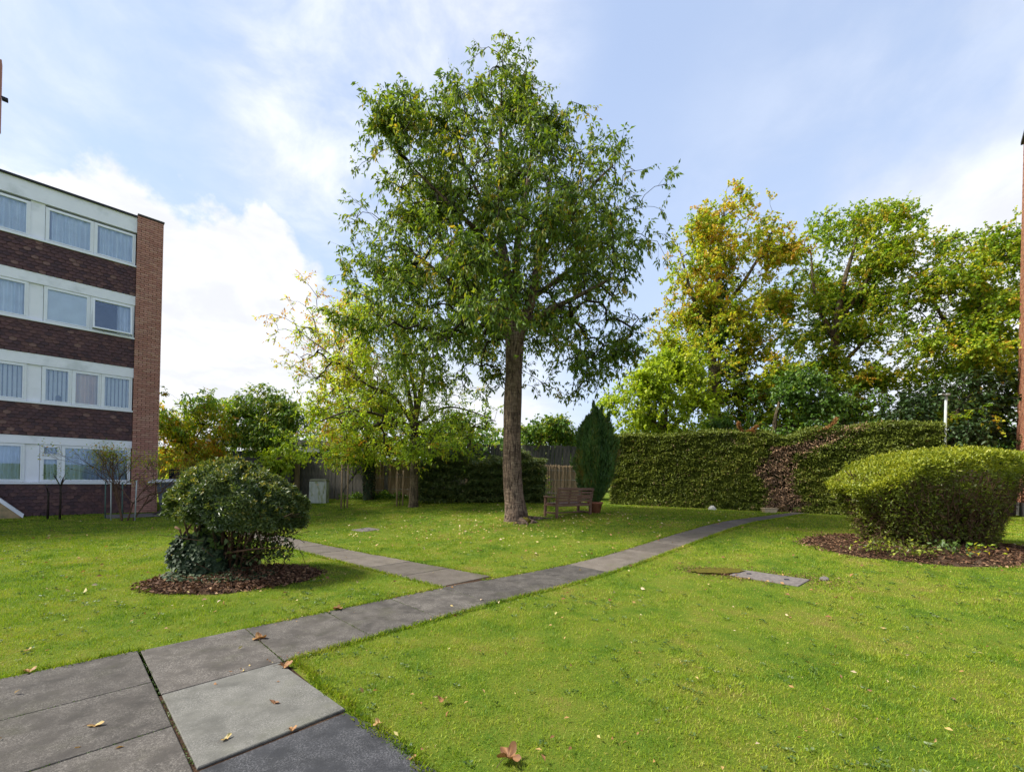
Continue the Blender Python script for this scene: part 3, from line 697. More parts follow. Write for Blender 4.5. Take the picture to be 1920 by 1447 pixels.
# ------------------------------------------------------------------ the big cherry tree in the middle
Y = 13.35; TB = gz((.15, Y))
def A_(px, py, dy=0.0): return at(px, py, Y + dy)
trunk = [TB - Vector((0, 0, .12)), TB + Vector((0, 0, .25)), A_(962, 900), A_(961, 800), A_(963, 700), A_(964, 630), A_(957, 560), A_(947, 490, .1), A_(937, 425, .3), A_(938, 330, .3), A_(940, 180, .1), A_(943, 95, 0)]
tr_r = [.40, .34, .285, .27, .26, .285, .21, .15, .115, .075, .03, .008]
stems = [(trunk, tr_r),
         ([A_(968, 640, -.1), A_(984, 602, -.15), A_(1000, 545, -.3), A_(1012, 480, -.4), A_(1022, 400, -.2), A_(1035, 300, 0)], [.20, .19, .145, .11, .08, .03]),
         ([A_(962, 600, .05), A_(966, 540, .25), A_(970, 460, .4), A_(985, 380, .6), A_(1000, 250, .5)], [.15, .14, .11, .075, .03]),
         ([A_(950, 625, -.05), A_(915, 590, -.5), A_(868, 562, -.9), A_(838, 525, -1.3), A_(770, 470, -1.6)], [.11, .10, .08, .06, .025]),
         ([A_(984, 605, -.2), A_(1030, 582, -.7), A_(1088, 553, -1.1), A_(1150, 520, -1.2)], [.10, .085, .06, .025]),
         ([A_(952, 575, .2), A_(890, 540, .9), A_(830, 480, 1.6), A_(760, 420, 2.2)], [.10, .08, .06, .02]),
         ([A_(996, 560, .2), A_(1050, 520, 1.0), A_(1120, 460, 1.8), A_(1170, 400, 2.2)], [.09, .075, .05, .02]),
         ([A_(945, 500, -.1), A_(900, 440, -.8), A_(840, 380, -1.5), A_(780, 320, -1.8)], [.09, .07, .05, .02]),
         ([A_(1012, 480, -.4), A_(1060, 420, -1.0), A_(1110, 350, -1.5), A_(1150, 310, -1.6)], [.08, .065, .045, .02]),
         ([A_(937, 430, .2), A_(900, 370, 0), A_(865, 290, -.3), A_(850, 220, -.4)], [.07, .055, .035, .015])]
prof = [(100, 935, 955), (140, 912, 990), (180, 900, 1005), (215, 850, 1020), (240, 760, 1065), (290, 705, 1110), (340, 680, 1200), (420, 655, 1230), (500, 645, 1240), (560, 648, 1230), (620, 655, 1215), (670, 670, 1200), (705, 710, 1170), (728, 840, 1090)]
tg = crown_targets(2350, Y, prof, .9, .42, 3, cl=.40, size=.58)
rad_ = np.hypot(tg[:, 0] - .0, tg[:, 1] - Y)
tg = tg[~(tg[:, 2] < 5.3 + (2.4 - rad_) * .55)| (rad_ > 2.4)]       # bare under the middle of the crown
extra = []
for px, py in ((945, 62), (938, 95), (900, 98), (885, 110), (975, 100), (995, 112), (740, 205), (725, 235), (880, 175), (1085, 195), (1095, 215), (1155, 270), (1160, 285), (1210, 318), (1255, 325), (1250, 345), (715, 265), (690, 300), (668, 318), (660, 372), (655, 418), (640, 470), (650, 500), (1245, 395), (1250, 440), (830, 180), (845, 170), (1030, 165), (1040, 700), (1020, 720), (655, 545)):
    extra.append(tuple(at(px, py, Y + random.uniform(-.6, .6))))
tg = np.vstack([tg, np.array(extra)])
main_t = tree('cherry_tree', 'tall green cherry tree with bare brown trunk standing in the middle of the lawn', stems, tg, M['leaf_main'], 36, .150, .055,
     TB, M['bark'], M['bark_dark'], spread=.33, clump=.34, droop=.75, tint=(.46, .28), lump=.05, flare=.34)
# surface roots and a mossy stump at its foot
b = MB()
for dx, dy, L_ in ((.35, -.25, .9), (.2, -.5, .7), (.75, .1, .9)):
    p = [TB + Vector((dx * .5, dy * .5, .05)), TB + Vector((dx, dy, .05)), TB + Vector((dx * (1 + L_ * .5), dy * (1 + L_ * .6), .03)), TB + Vector((dx * (1 + L_), dy * (1 + L_ * 1.2), -.03))]
    b.tube([q - TB for q in p], [.08, .06, .045, .02], 7, wob=.2)
b.obj('root', M['bark'], main_t, True, None)
_r = [(TB.x + .30, TB.y - .42, .16, .14), (TB.x + .52, TB.y - .62, .12, .07), (TB.x + .12, TB.y - .66, .15, .06)]

# ------------------------------------------------------------------ autumn cherry behind it, left
Y = 17.39; TB = gz((-3.89, Y))
stems = [([TB - Vector((0, 0, .1)), TB + Vector((0, 0, .2)), A_(776, 900), A_(778, 830), A_(778, 790), A_(790, 730), A_(800, 650)], [.24, .19, .165, .15, .135, .09, .05]),
         ([A_(778, 800), A_(768, 745), A_(757, 690, .3), A_(745, 640, .5)], [.11, .085, .07, .03]),
         ([A_(779, 795), A_(775, 720, -.4), A_(735, 610, -.8), A_(690, 560, -1)], [.09, .075, .04, .02]),
         ([A_(776, 800), A_(740, 745, -.5), A_(690, 722, -1.0), A_(640, 680, -1.2), A_(560, 620, -1.0)], [.08, .06, .045, .03, .012]),
         ([A_(778, 800, .2), A_(830, 765, .2), A_(880, 770, 0), A_(930, 790, 0)], [.06, .042, .028, .012]),
         ([A_(776, 800, -.2), A_(720, 780, -1.4), A_(660, 770, -2.2), A_(600, 790, -2.4)], [.07, .055, .04, .02])]
prof = [(545, 640, 720), (600, 560, 765), (650, 545, 830), (700, 560, 870), (740, 580, 940), (780, 585, 950), (820, 590, 945), (850, 640, 900), (862, 700, 800)]
tg = crown_targets(900, Y, prof, .8, .5, 8, cl=.35, size=.7)
tg = tg[~((np.hypot(tg[:, 0] + 3.9, tg[:, 1] - Y) < 1.0) & (tg[:, 2] < 3.1))]
extra = [tuple(at(px + random.uniform(-9, 9), py + random.uniform(-9, 9), Y + random.uniform(-1.2, .6))) for px, py in
         ((572, 515), (580, 560), (548, 562), (505, 590), (530, 600), (560, 600), (520, 630), (560, 640), (530, 655), (545, 690), (600, 640), (628, 520), (640, 550), (610, 560), (590, 590), (525, 680), (570, 670), (555, 735), (600, 560), (660, 530), (575, 530), (516, 598), (640, 580), (650, 600), (590, 620), (610, 670), (580, 700))]
tg = np.vstack([tg, np.array(extra)])
tree('autumn_cherry_tree', 'slender cherry tree with sparse yellow and orange leaves left of the big tree', stems, tg, M['leaf_cherry'], 32, .13, .050, TB,
     M['bark_small'], M['bark_dark'], spread=.3, clump=.36, droop=.25, rise=.35, tint=(.50, .26), tfun=lambda p: np.clip((-5.5 - p[:, 0]) * .07, -.1, .2) + np.clip((p[:, 2] - 4.5) * .05, 0, .12))
# ivy-clad tree by the reed fence
Y = 20.6; TB = gz((-6.75, Y))
stems = [([TB - Vector((0, 0, .1)), A_(690, 900), A_(689, 850), A_(686, 780), A_(680, 720)], [.20, .17, .15, .11, .05]),
         ([A_(688, 820), A_(650, 770, -.4), A_(600, 750, -.8)], [.08, .06, .03]), ([A_(688, 815), A_(720, 770, .2), A_(745, 740, .2)], [.08, .06, .03])]
prof = [(700, 600, 690), (740, 575, 740), (780, 560, 760), (820, 550, 760), (850, 555, 740), (872, 580, 700)]
iv = tree('leaning_cherry_tree', 'yellow green tree with ivy covered trunk in front of the reed fence', stems, crown_targets(400, Y - .6, prof, .8, .5, 12, cl=.4, size=.6), M['leaf_cherry'], 32, .15, .065, TB,
     M['bark_small'], M['bark_dark'], spread=.3, clump=.38, tint=(.46, .24))
n = 1500; th = rng.uniform(0, 6.283, n); h = rng.uniform(0, 3.2, n) ** 1.0; rr = .17 + .10 * (1 + np.sin(th * 3 + h * 2)) * .5
P_ = np.stack([np.cos(th) * rr + .01 * h, np.sin(th) * rr, h], 1); D_ = np.stack([np.cos(th) * .6, np.sin(th) * .6, -.9 + 0 * th], 1) + rng.normal(size=(n, 3)) * .3
mobj('ivy', leaf_mesh('ivy', P_, D_, .10, .085, rng.normal(.45, .25, n), M['leaf_ivy'], Nn=np.stack([np.cos(th), np.sin(th), .3 + 0 * th], 1)), iv, 'stuff')

# ------------------------------------------------------------------ trees beyond the hedge
def bgtree(name, label, Y, foot, prof, n, leaf, per, L, W, tint, seed, hole=.12, lean=(.35, 0, -.1), group=None, tfun=None, stems_px=None, inner=.5, depth=.6, twig=None, r0=.3, clump=.36, csize=1.0):
    TB = gz((at(foot[0], 900, Y).x, Y))
    q = lambda a, b_, dy=0.: at(a, b_, Y + dy)
    st = [([TB - Vector((0, 0, .2))] + [q(*p) for p in stems_px[0]], list(np.linspace(r0, .015, len(stems_px[0]) + 1)))]
    for s in stems_px[1:]: st.append(([q(*p) for p in s], list(np.linspace(r0 * .45, .03, len(s)))))
    return tree(name, label, st, crown_targets(n, Y, prof, depth, inner, seed, hole, cl=.72, size=csize), leaf, per, L, W, TB, M['bark_small'], twig or M['bark_dark'], group=group, tint=tint, lean=lean, tfun=tfun, clump=clump, spread=.36, droop=.25)
bgtree('maple_tree', 'tall golden yellow tree above the hedge, nearest the big cherry', 22.5, (1335, 0),
       [(352, 1340, 1372), (380, 1310, 1470), (440, 1250, 1500), (500, 1238, 1490), (560, 1218, 1485), (630, 1210, 1475), (700, 1215, 1500), (760, 1310, 1500), (810, 1320, 1500)], 1500,
       M['leaf_maple'], 46, .115, .10, (.60, .22), 21, .06, tfun=lambda p: np.clip((p[:, 2] - 7) * .03, -.22, .12), stems_px=[[(1338, 760), (1336, 640), (1345, 540), (1352, 440), (1362, 370)], [(1337, 640), (1300, 560), (1275, 470)], [(1340, 600), (1400, 520), (1450, 430)], [(1338, 700), (1400, 640), (1440, 600)]])
bgtree('sycamore_tree', 'tall green and yellow tree above the dead patch in the hedge', 23.5, (1560, 0),
       [(376, 1590, 1660), (405, 1515, 1715), (450, 1472, 1745), (520, 1450, 1735), (600, 1435, 1725), (680, 1430, 1715), (740, 1450, 1690), (810, 1450, 1690)], 1500,
       M['leaf_maple'], 46, .115, .10, (.44, .26), 22, .04, stems_px=[[(1562, 760), (1565, 640), (1580, 540), (1600, 470), (1615, 400)], [(1566, 640), (1530, 560), (1520, 470)], [(1575, 600), (1630, 520), (1680, 450)], [(1563, 700), (1620, 640), (1660, 600)]])
bgtree('sycamore_tree', 'broad green and yellow tree at the right beside the brick building', 21.5, (1830, 0),
       [(435, 1760, 1930), (480, 1715, 1960), (540, 1690, 1960), (600, 1670, 1960), (660, 1670, 1960), (720, 1700, 1960), (790, 1680, 1960)], 1500,
       M['leaf_maple'], 46, .11, .10, (.44, .26), 23, .05, stems_px=[[(1830, 780), (1825, 680), (1830, 600), (1840, 520), (1850, 470)], [(1827, 680), (1770, 600), (1740, 540)], [(1828, 660), (1880, 600), (1910, 540)]])
bgtree('evergreen_tree', 'dark evergreen tree behind the lamp post', 20.0, (1780, 0),
       [(690, 1760, 1850), (730, 1690, 1915), (780, 1660, 1925), (830, 1665, 1925), (880, 1700, 1925), (930, 1720, 1925)], 620,
       M['leaf_dark'], 32, .17, .10, (.45, .25), 24, .05, stems_px=[[(1790, 880), (1792, 800), (1800, 740)], [(1790, 850), (1740, 800)], [(1790, 850), (1860, 800)]], clump=.40)
bgtree('lime_green_tree', 'low bright lime green tree spilling over the hedge', 19.9, (1250, 0),
       [(668, 1240, 1300), (705, 1150, 1335), (745, 1105, 1350), (790, 1100, 1345), (820, 1180, 1335)], 620,
       M['leaf_lime'], 36, .13, .10, (.45, .25), 25, .05, stems_px=[[(1250, 880), (1248, 800), (1252, 740)], [(1249, 810), (1190, 760)], [(1249, 810), (1310, 760)]], lean=(0, 0, -.3), csize=.6)
def core(name, label, Y, foot, prof, n, leaf, seed, L=.13, W=.10, tint=(.5, .25), per=36, cat='tree'):
    return bgtree(name, label, Y, foot, prof, n, leaf, per, L, W, tint, seed, 0, stems_px=[[(foot[0], 885), (foot[0] + 3, (885 + prof[0][0]) / 2), ((prof[0][1] + prof[0][2]) / 2, prof[0][0] + 25)]], csize=.6, lean=(0, 0, -.5), depth=.8, r0=.25)
core('ivy_clad_tree', 'dark ivy covered trunk inside the golden tree', 23.0, (1345, 0), [(490, 1330, 1385), (560, 1310, 1400), (640, 1290, 1400), (720, 1310, 1410), (800, 1300, 1430), (850, 1290, 1440)], 330, M['leaf_green'], 31)
core('ivy_clad_tree', 'ivy covered trunk inside the tree above the dead hedge patch', 24.0, (1565, 0), [(520, 1550, 1600), (600, 1530, 1610), (700, 1510, 1640), (780, 1490, 1660), (850, 1480, 1680)], 380, M['leaf_green'], 32)
core('laurel_shrub', 'glossy green and yellow shrubs growing above the reed screen behind the bench', 22.5, (1010, 0), [(775, 985, 1050), (800, 975, 1110), (830, 965, 1120), (860, 965, 1125), (890, 970, 1120)], 300, M['leaf_green'], 33, tint=(.62, .25), cat='shrub')['category'] = 'shrub'
core('shrub', 'low green bush mass seen between the cherry trunks', 22.0, (880, 0), [(770, 850, 930), (800, 790, 950), (840, 780, 960), (880, 780, 970)], 260, M['leaf_green'], 34, tint=(.62, .22))['category'] = 'shrub'
core('shrub', 'low leafy growth behind the hedge beneath the tall trees', 20.0, (1450, 0), [(700, 1420, 1520), (750, 1370, 1680), (800, 1350, 1720), (850, 1350, 1730)], 520, M['leaf_green'], 35, tint=(.35, .22))['category'] = 'shrub'
bgtree('sumac_tree', 'spreading green sumac above the garages, left', 22.5, (505, 0),
       [(722, 475, 515), (745, 435, 550), (775, 425, 568), (805, 425, 570), (832, 440, 560)], 420, M['leaf_green'], 42, .20, .065, (.66, .25), 26, 0, lean=(0, 0, -.5),
       stems_px=[[(505, 900), (506, 830), (500, 780)], [(506, 830), (480, 795), (455, 770)], [(506, 830), (530, 795), (545, 770)]], r0=.13)
bgtree('orange_tree', 'small tree with green and orange leaves beside the brick end wall', 21.0, (350, 0),
       [(748, 310, 420), (775, 298, 440), (805, 298, 435), (840, 298, 425), (870, 300, 420)], 420, M['leaf_orange'], 36, .15, .07, (.45, .30), 27, .1, lean=(0, 0, -.4),
       stems_px=[[(352, 900), (350, 850), (345, 800)], [(350, 850), (380, 800)], [(350, 850), (325, 790)]], r0=.1, tfun=lambda p: np.clip((3.6 - p[:, 2]) * .2, -.35, .2))
core('orange_tree', 'bright yellow and orange bush low behind the bin store', 24.0, (330, 0), [(800, 296, 350), (830, 296, 375), (860, 296, 380), (885, 296, 380)], 110, M['leaf_orange'], 36, tint=(.45, .2))
core('shrub', 'yellow green shrub between the garage and the fence post', 20.5, (520, 0), [(835, 500, 560), (860, 495, 560), (885, 500, 550), (910, 505, 550)], 80, M['leaf_lime'], 37, tint=(.35, .3))['category'] = 'shrub'
# far tree belt closing the view between the crowns
def belt(name, y0, y1, pts, n, leaf, L, W, tint, seed):
    r_ = np.random.default_rng(seed); xs = np.array([p[0] for p in pts], float); tops = np.array([p[1] for p in pts], float)
    px = r_.uniform(xs[0], xs[-1], n); t = np.interp(px, xs, tops) + 12 * np.sin(px * .06) + 8 * np.sin(px * .17)
    f = r_.uniform(0, 1, n) ** .7; py = t + (905 - t) * f; y = r_.uniform(y0, y1, n)
    P = np.array([tuple(at(a, b_, c)) for a, b_, c in zip(px, py, y)]); D = r_.normal(size=(n, 3)) + np.array([0, -.5, -.3])
    return tag(mobj(name, leaf_mesh(name, P, D, L * r_.uniform(.7, 1.3, n), W * r_.uniform(.7, 1.3, n), r_.normal(tint[0], tint[1], n), leaf), None, 'stuff'), 'distant green tree belt beyond the gardens', 'trees')
belt('distant_foliage', 33, 40, [(285, 842), (420, 835), (560, 815), (800, 800), (1000, 795), (1150, 800), (1400, 790), (1700, 780), (1960, 780)], 26000, M['leaf_green'], .42, .30, (.45, .28), 41)

# ------------------------------------------------------------------ clipped hedge on the right with its dead patch
HA, HB = np.array([4.35, 19.1]), np.array([14.75, 15.0])
hd = (HB - HA) / np.linalg.norm(HB - HA); hn = np.array([hd[1], -hd[0]]); hl = float(np.linalg.norm(HB - HA)); HT = 1.5
if hn[1] > 0: hn = -hn
hz = .48
hedge = empty('clipped_hedge', (HA[0], HA[1], hz), math.atan2(hd[1], hd[0]))     # local x along, local -y towards the lawn
tag(hedge, 'long tall clipped conifer hedge with a brown dead patch across the lawn', 'hedge')
def h_top(x): return 2.95 + .035 * x + .05 * np.sin(x * 2.1) - .38 * np.exp(-((x - 6.55) / .55) ** 2)
def dead(x, z):       # the dead patch as it stands in the hedge
    a = np.exp(-(((x - 6.35 - .16 * np.sin(z * 3)) / (.60 + .12 * np.sin(z * 5))) ** 2) ** 1.6) * (z < 2.55)
    b_ = np.exp(-(((x - 7.15 - (z - 2.55) * 1.4) / .75) ** 2) * 1) * np.exp(-(((z - 2.45 - (x - 6.9) * .35) / .22) ** 2))
    return np.maximum(a, b_)
n = 120000; x = rng.uniform(-.05, hl + .05, n); z = rng.uniform(-.03, 1, n) * h_top(x); side = rng.uniform(0, 1, n)
lay = np.clip(.42 * vn(x * 4, z * 8, 1) + .40 * vn(x * 11, z * 19, 2) + .30 * vn(x * 1.3, z * 2.2, 3), 0, 1)
face = side < .80; yv = -rng.uniform(0, .20, n) ** 1.2 * 0 - lay * .20 + rng.uniform(0, .10, n) + .10 * vn(x * .9, z * .9, 4) + .05 * vn(x * 2.4, z * 2.4, 5)
top = (side >= .80) & (side < .93); z = np.where(top, h_top(x) + rng.uniform(-.10, .06, n), z); yv = np.where(top, rng.uniform(0, HT, n), yv)
end = side >= .93; x = np.where(end, np.where(rng.uniform(size=n) < .8, hl, 0) + rng.uniform(-.1, .06, n), x); yv = np.where(end, rng.uniform(0, HT, n), yv)
z = np.where(end, rng.uniform(.05, 1, n) * h_top(x), z)
thin = (dead(x, z) > .5) & (rng.uniform(size=n) < .30 + .5 * (vn(x * 4, z * 4, 13) > .6))
P_ = np.stack([x, yv, z], 1)
D_ = np.stack([rng.normal(0, .55, n), np.where(top, 0, -.9) + rng.normal(0, .25, n), np.where(top, .5, -.25) + rng.normal(0, .3, n)], 1)
isd = dead(x, z) + rng.normal(0, .20, n) + .5 * (vn(x * 5, z * 5, 8) - .5) > .5; tn = .36 + .30 * (vn(x * 1.1, z * 1.1, 6) - .5) + .40 * (lay - .5) + rng.normal(0, .16, n) + .12 * np.exp(-((z - 1.3) / .8) ** 2)
k = (~isd) & (~thin)
mobj('foliage', leaf_mesh('foliage', P_[k], D_[k], .105 * rng.uniform(.6, 1.3, k.sum()), .042, tn[k], M['leaf_hedge'], droop=.25), hedge, 'stuff')
k = isd & (~thin)
mobj('dead_foliage', leaf_mesh('dead_foliage', P_[k], D_[k], .12 * rng.uniform(.6, 1.3, k.sum()), .030, rng.normal(.55, .25, k.sum()), M['leaf_deadhedge'], droop=.25), hedge, 'stuff')
# wood inside: stems and side branches
b = MB(); xs = .3
while xs < hl:
    b.tube([(xs, .7, -.1), (xs + random.uniform(-.1, .1), .75, 1.4), (xs + random.uniform(-.15, .15), .75, 2.6)], [.07, .05, .015], 6, wob=.1); xs += .55
b.obj('stem', M['twig'], hedge, True, 'stuff')
n = 3600; xa = rng.uniform(0, hl, n); za = rng.uniform(.1, 1, n) * (h_top(xa) - .15)
A = np.stack([xa, .7 + 0 * xa, za - .1], 1); B = np.stack([xa + rng.normal(0, .25, n), rng.uniform(-.02, .15, n), za + rng.normal(.05, .1, n)], 1)
kd = dead(B[:, 0], B[:, 2]) > .4
mobj('branches', seg_mesh('branches', A[~kd], B[~kd], .012, .004, M['bark_dark'], 3), hedge, 'stuff')
mobj('dead_branches', seg_mesh('dead_branches', A[kd], B[kd], .012, .005, M['deadtwig'], 3), hedge, 'stuff')
# inner mass of old brown foliage that closes the hedge
n = 26000; x = rng.uniform(.1, hl - .1, n); z = rng.uniform(.12, .97, n) * (h_top(x) - .08); y_ = rng.uniform(.18, 1.1, n)
mobj('inner_foliage', leaf_mesh('inner_foliage', np.stack([x, y_, z], 1), rng.normal(size=(n, 3)), .24, .13, rng.normal(.15, .12, n), M['leaf_yew']), hedge, 'stuff')
# orange dead sprays sticking out of the top
for (xx, pts) in ((5.05, [(0, 0, 0), (-.10, -.03, .16), (-.16, -.05, .36)]), (5.35, [(0, 0, 0), (.08, -.05, .10), (.20, -.05, .20)]), (7.9, [(-.9, -.05, -.35), (-.3, -.08, -.12), (.1, -.05, .12), (.22, -.05, .34)]), (5.2, [(0, 0, 0), (.15, -.05, .02), (.25, -.08, -.02)])):
    zt = float(h_top(xx)); ps = [Vector((xx, .05, zt)) + Vector(p) for p in pts]
    C = spline([tuple(p) for p in ps], 60); q = np.repeat(C, 5, 0); D_ = rng.normal(size=q.shape) * .6 + np.array([.0, -.1, .5])
    mobj('dead_spray', leaf_mesh('dead_spray', q, D_, .11, .03, rng.uniform(0, 1, len(q)), M['leaf_orangedead']), hedge, 'stuff')

# ------------------------------------------------------------------ loose dark conifer row behind the trunks
cy = empty('conifer_hedge', gz((-1.3, 18.4))); tag(cy, 'loose dark conifer hedge row behind the tree trunks, left of the bench', 'hedge')
cz = cy.location
X_ = lambda px, y=18.4: (px - 960) / 820 * y
n = 34000; x = rng.uniform(-3.95, 1.35, n); topc = 2.05 + .22 * np.sin(x * 2.2 + 1) + .15 * np.sin(x * 5.3); z = rng.uniform(0.02, 1, n) ** .9 * topc
lay = np.sin(z * 17 + 2.5 * np.sin(x * 1.9) + 1.2 * np.sin(x * 5)) * .5 + .5
kk = rng.uniform(size=n) < (.30 + .70 * lay); kk &= ~((np.hypot((x + 2.05) / .34, (z - .95) / .22) < 1) | (np.hypot((x + 1.3) / .16, (z - 1.25) / .10) < 1)) | (rng.uniform(size=n) < .18)
y_ = -lay * .35 + rng.uniform(0, .9, n)
P_ = np.stack([x + 1.3, y_, z], 1)[kk]; D_ = np.stack([rng.normal(0, .9, n), rng.normal(-.6, .3, n), rng.normal(-.15, .25, n)], 1)[kk]
mobj('foliage', leaf_mesh('foliage', P_, D_, .19 * rng.uniform(.6, 1.3, len(P_)), .05, rng.normal(.42, .25, len(P_)) + .2 * (P_[:, 2] > 1.5), M['leaf_yew'], droop=.3), cy, 'stuff')
b = MB(); 
for i in range(12):
    xx = -2.5 + i * .47; b.tube([(xx, .55, -.2), (xx + .05, .6, 1.0), (xx, .6, 1.9)], [.06, .045, .01], 6, wob=.1)
b.obj('stems', M['bark_dark'], cy, True, 'stuff')

# ------------------------------------------------------------------ fences at the back left
def board_fence(name, label, p0, p1, h, bw, mat, gap=.006, zoff=0.0, jag=.03, rails=True):
    p0, p1 = Vector((*p0, 0)), Vector((*p1, 0)); d = (p1 - p0); L = d.length; ang = math.atan2(d.y, d.x)
    z = float(terr((p0.x + p1.x) / 2, (p0.y + p1.y) / 2)) + zoff
    rt = empty(name, (p0.x, p0.y, z), ang); tag(rt, label, 'fence')
    protos = []
    for k in range(4):
        t = MB(); t.box((0, -.012, 0), (bw - gap, .010, h + random.uniform(-jag, jag)), bev=.003); protos.append(t.mesh('board', mat))
    x = 0
    while x < L - bw * .5:
        o = mobj('board', random.choice(protos), rt); o.location = (x, random.uniform(-.012, .006), 0); o.rotation_euler = (0, R(random.uniform(-.7, .7)), 0); x += bw
    if rails:
        t = MB()
        for zz_ in (.35, h - .3): t.box((0, .02, zz_), (L, .07, zz_ + .08))
        t.obj('rail', mat, rt)
    return rt
board_fence('board_fence', 'weathered dark vertical board fence behind the grey green cabinet', (-10.75, 21.95), (-7.05, 21.2), 2.02, .19, M['fence'], jag=.05)
t = MB(); t.box((-.085, -.09, 0), (.085, .09, 1.78), bev=.008); o = t.obj('timber_post', M['post']); o.location = gz((-10.6, 21.6)); tag(o, 'pale upright timber post at the left end of the board fence', 'post')
t = MB(); t.box((-.12, -.1, 0), (.12, .1, 3.0), bev=.01); o = t.obj('timber_post', M['fence']); o.location = gz((-10.98, 22.0)); tag(o, 'tall dark timber post beside the garage end', 'post')
t = MB(); t.box((-.04, -.03, 0), (.04, .03, 1.9)); o = t.obj('fence_strut', M['fence']); o.location = gz((-8.35, 20.95)); o.rotation_euler = (0, R(33), 0); tag(o, 'grey diagonal timber leaning on the board fence', 'strut')
def reed_screen(label, p0, p1, h, n):
    p0, p1 = Vector((*p0, 0)), Vector((*p1, 0)); d = p1 - p0; L = d.length; ang = math.atan2(d.y, d.x)
    rt = empty('reed_screen', gz(((p0.x + p1.x) / 2, (p0.y + p1.y) / 2)), ang); tag(rt, label, 'fence')
    x = rng.uniform(-L / 2, L / 2, n); y_ = rng.uniform(-.02, .02, n); hh = h + rng.normal(0, .03, n)
    A = np.stack([x, y_, 0 * x], 1); B = np.stack([x + rng.normal(0, .03, n), y_ + rng.normal(0, .01, n), hh], 1)
    mobj('reeds', seg_mesh('reeds', A, B, .012, .009, M['reed'], 4), rt, 'stuff')
    t = MB(); t.box((-L / 2, .03, 0), (L / 2, .045, h - .06)); t.obj('backing', M['fence'], rt)
    for px_ in (-L / 2, L / 2):
        t = MB(); t.box((px_ - .05, -.04, 0), (px_ + .05, .07, h + .05), bev=.005); t.obj('post', M['fence'], rt)
    for zz_ in (.4, 1.0, h - .2):
        t = MB(); t.tube([(-L / 2, -.026, zz_), (L / 2, -.026, zz_)], .005, 4); t.obj('wire', M['galv'], rt)
    return rt
reed_screen('reed screen panel left of the ivy covered trunk', (-7.75, 21.55), (-6.2, 21.45), 1.78, 330)
reed_screen('reed screen panel between the ivy covered trunk and the slender cherry trunk', (-6.1, 21.4), (-4.4, 21.3), 1.80, 360)
reed_screen('pale reed screen panel behind the bench', (.95, 19.95), (3.1, 19.9), 1.62, 420)
board_fence('board_fence', 'dark tall board fence above the reed screen behind the potted cypress', (-4.3, 22.2), (3.6, 21.4), 2.65, .2, M['fence'], jag=.04)
board_fence('board_fence', 'grey board fence closing the gap between hedge and brick building', (14.9, 15.6), (20.6, 17.9), 1.75, .25, M['grey_fence'])
# low leafy growth at the foot of the fences
def scrub(name, label, cx, cy_, rx, ry, h, n, leaf, L, W, tint, cat='plant', seed=0):
    r_ = np.random.default_rng(seed + 500); x = r_.normal(0, rx * .5, n).clip(-rx, rx); y = r_.uniform(-ry, ry, n); z = r_.uniform(0, 1, n) ** 1.3 * h * (1 - .6 * (x / rx) ** 2) * (.7 + .3 * np.sin(x * 9))
    D = r_.normal(size=(n, 3)) + np.array([0, -.5, .2]); z0 = gz((cx, cy_))
    o = mobj(name, leaf_mesh(name, np.stack([x, y, z], 1), D, L * r_.uniform(.6, 1.3, n), W * r_.uniform(.6, 1.3, n), r_.normal(tint[0], tint[1], n), leaf)); o.location = z0
    return tag(o, label, cat)
scrub('ground_ivy', 'low ivy growing along the foot of the reed screens', -6.3, 21.1, 1.9, .25, .42, 1800, M['leaf_green'], .10, .07, (.4, .3), seed=1)['kind'] = 'stuff'
scrub('laurel_bush', 'pale leaved laurel sprigs left of the reed screen behind the bench', .75, 19.3, 1.1, .3, 1.9, 900, M['leaf_green'], .16, .07, (.75, .2), 'shrub', seed=2)
# garages with a flat fascia behind the sumac
g = empty('garage_block', (-13.6, 25.2, .1), R(-4)); tag(g, 'low flat roofed garage with grey fascia half hidden by trees', 'garage')
t = MB(); t.box((-4.2, 0, 0), (2.6, 5, 2.55)); t.obj('wall', M['dark_metal'], g)
t = MB(); t.box((-4.4, -.12, 2.90), (2.8, 5.1, 3.24)); t.obj('fascia', M['roof_grey'], g)
t = MB(); t.box((-1.6, -.10, 2.56), (2.5, .1, 2.89)); t.obj('white_board', M['gwhite'], g)

# ------------------------------------------------------------------ bin store beside the flats
t = MB(); t.box((0, 0, 0), (2.6, .06, 1.55)); o = t.obj('dark_screen', M['dark_metal']); o.location = (-13.1, 16.7, 0); o.rotation_euler = (0, 0, R(6)); tag(o, 'dark sheet screen behind the grey bin beside the brick wall', 'screen')
nt = MB(); nt.box((.40, -.012, 1.10), (.58, -.001, 1.30)); nt.obj('paper_notice', M['paper'], o)
bn = empty('wheeled_bin', (-11.95, 15.75, 0), R(20)); tag(bn, 'large grey wheeled bin with pale lid beside the brick wall', 'bin')
t = MB(); nseg = 14
for i in range(1):
    ring = []; vs = []
    for zz_, r_ in ((.14, .44), (.5, .49), (1.05, .55), (1.10, .57)):
        for k in range(nseg * 2):
            th = math.pi * k / nseg; c, s = math.cos(th), math.sin(th); e = .55
            vs.append((math.copysign(abs(c) ** e, c) * r_ * 1.15, math.copysign(abs(s) ** e, s) * r_ * .85, zz_))
    q = nseg * 2; fs = [(a * q + k, a * q + (k + 1) % q, (a + 1) * q + (k + 1) % q, (a + 1) * q + k) for a in range(3) for k in range(q)] + [tuple(reversed(range(q)))]
    t.add(vs, fs)
t.obj('body', M['binbody'], bn, True)
t = MB(); t.box((-.68, -.52, 1.10), (.68, .50, 1.17), bev=.025); t.box((-.60, -.44, 1.172), (.60, .42, 1.215), bev=.02); l_ = t.obj('lid', M['binlid'], bn); l_.rotation_euler = (0, R(-4), 0)
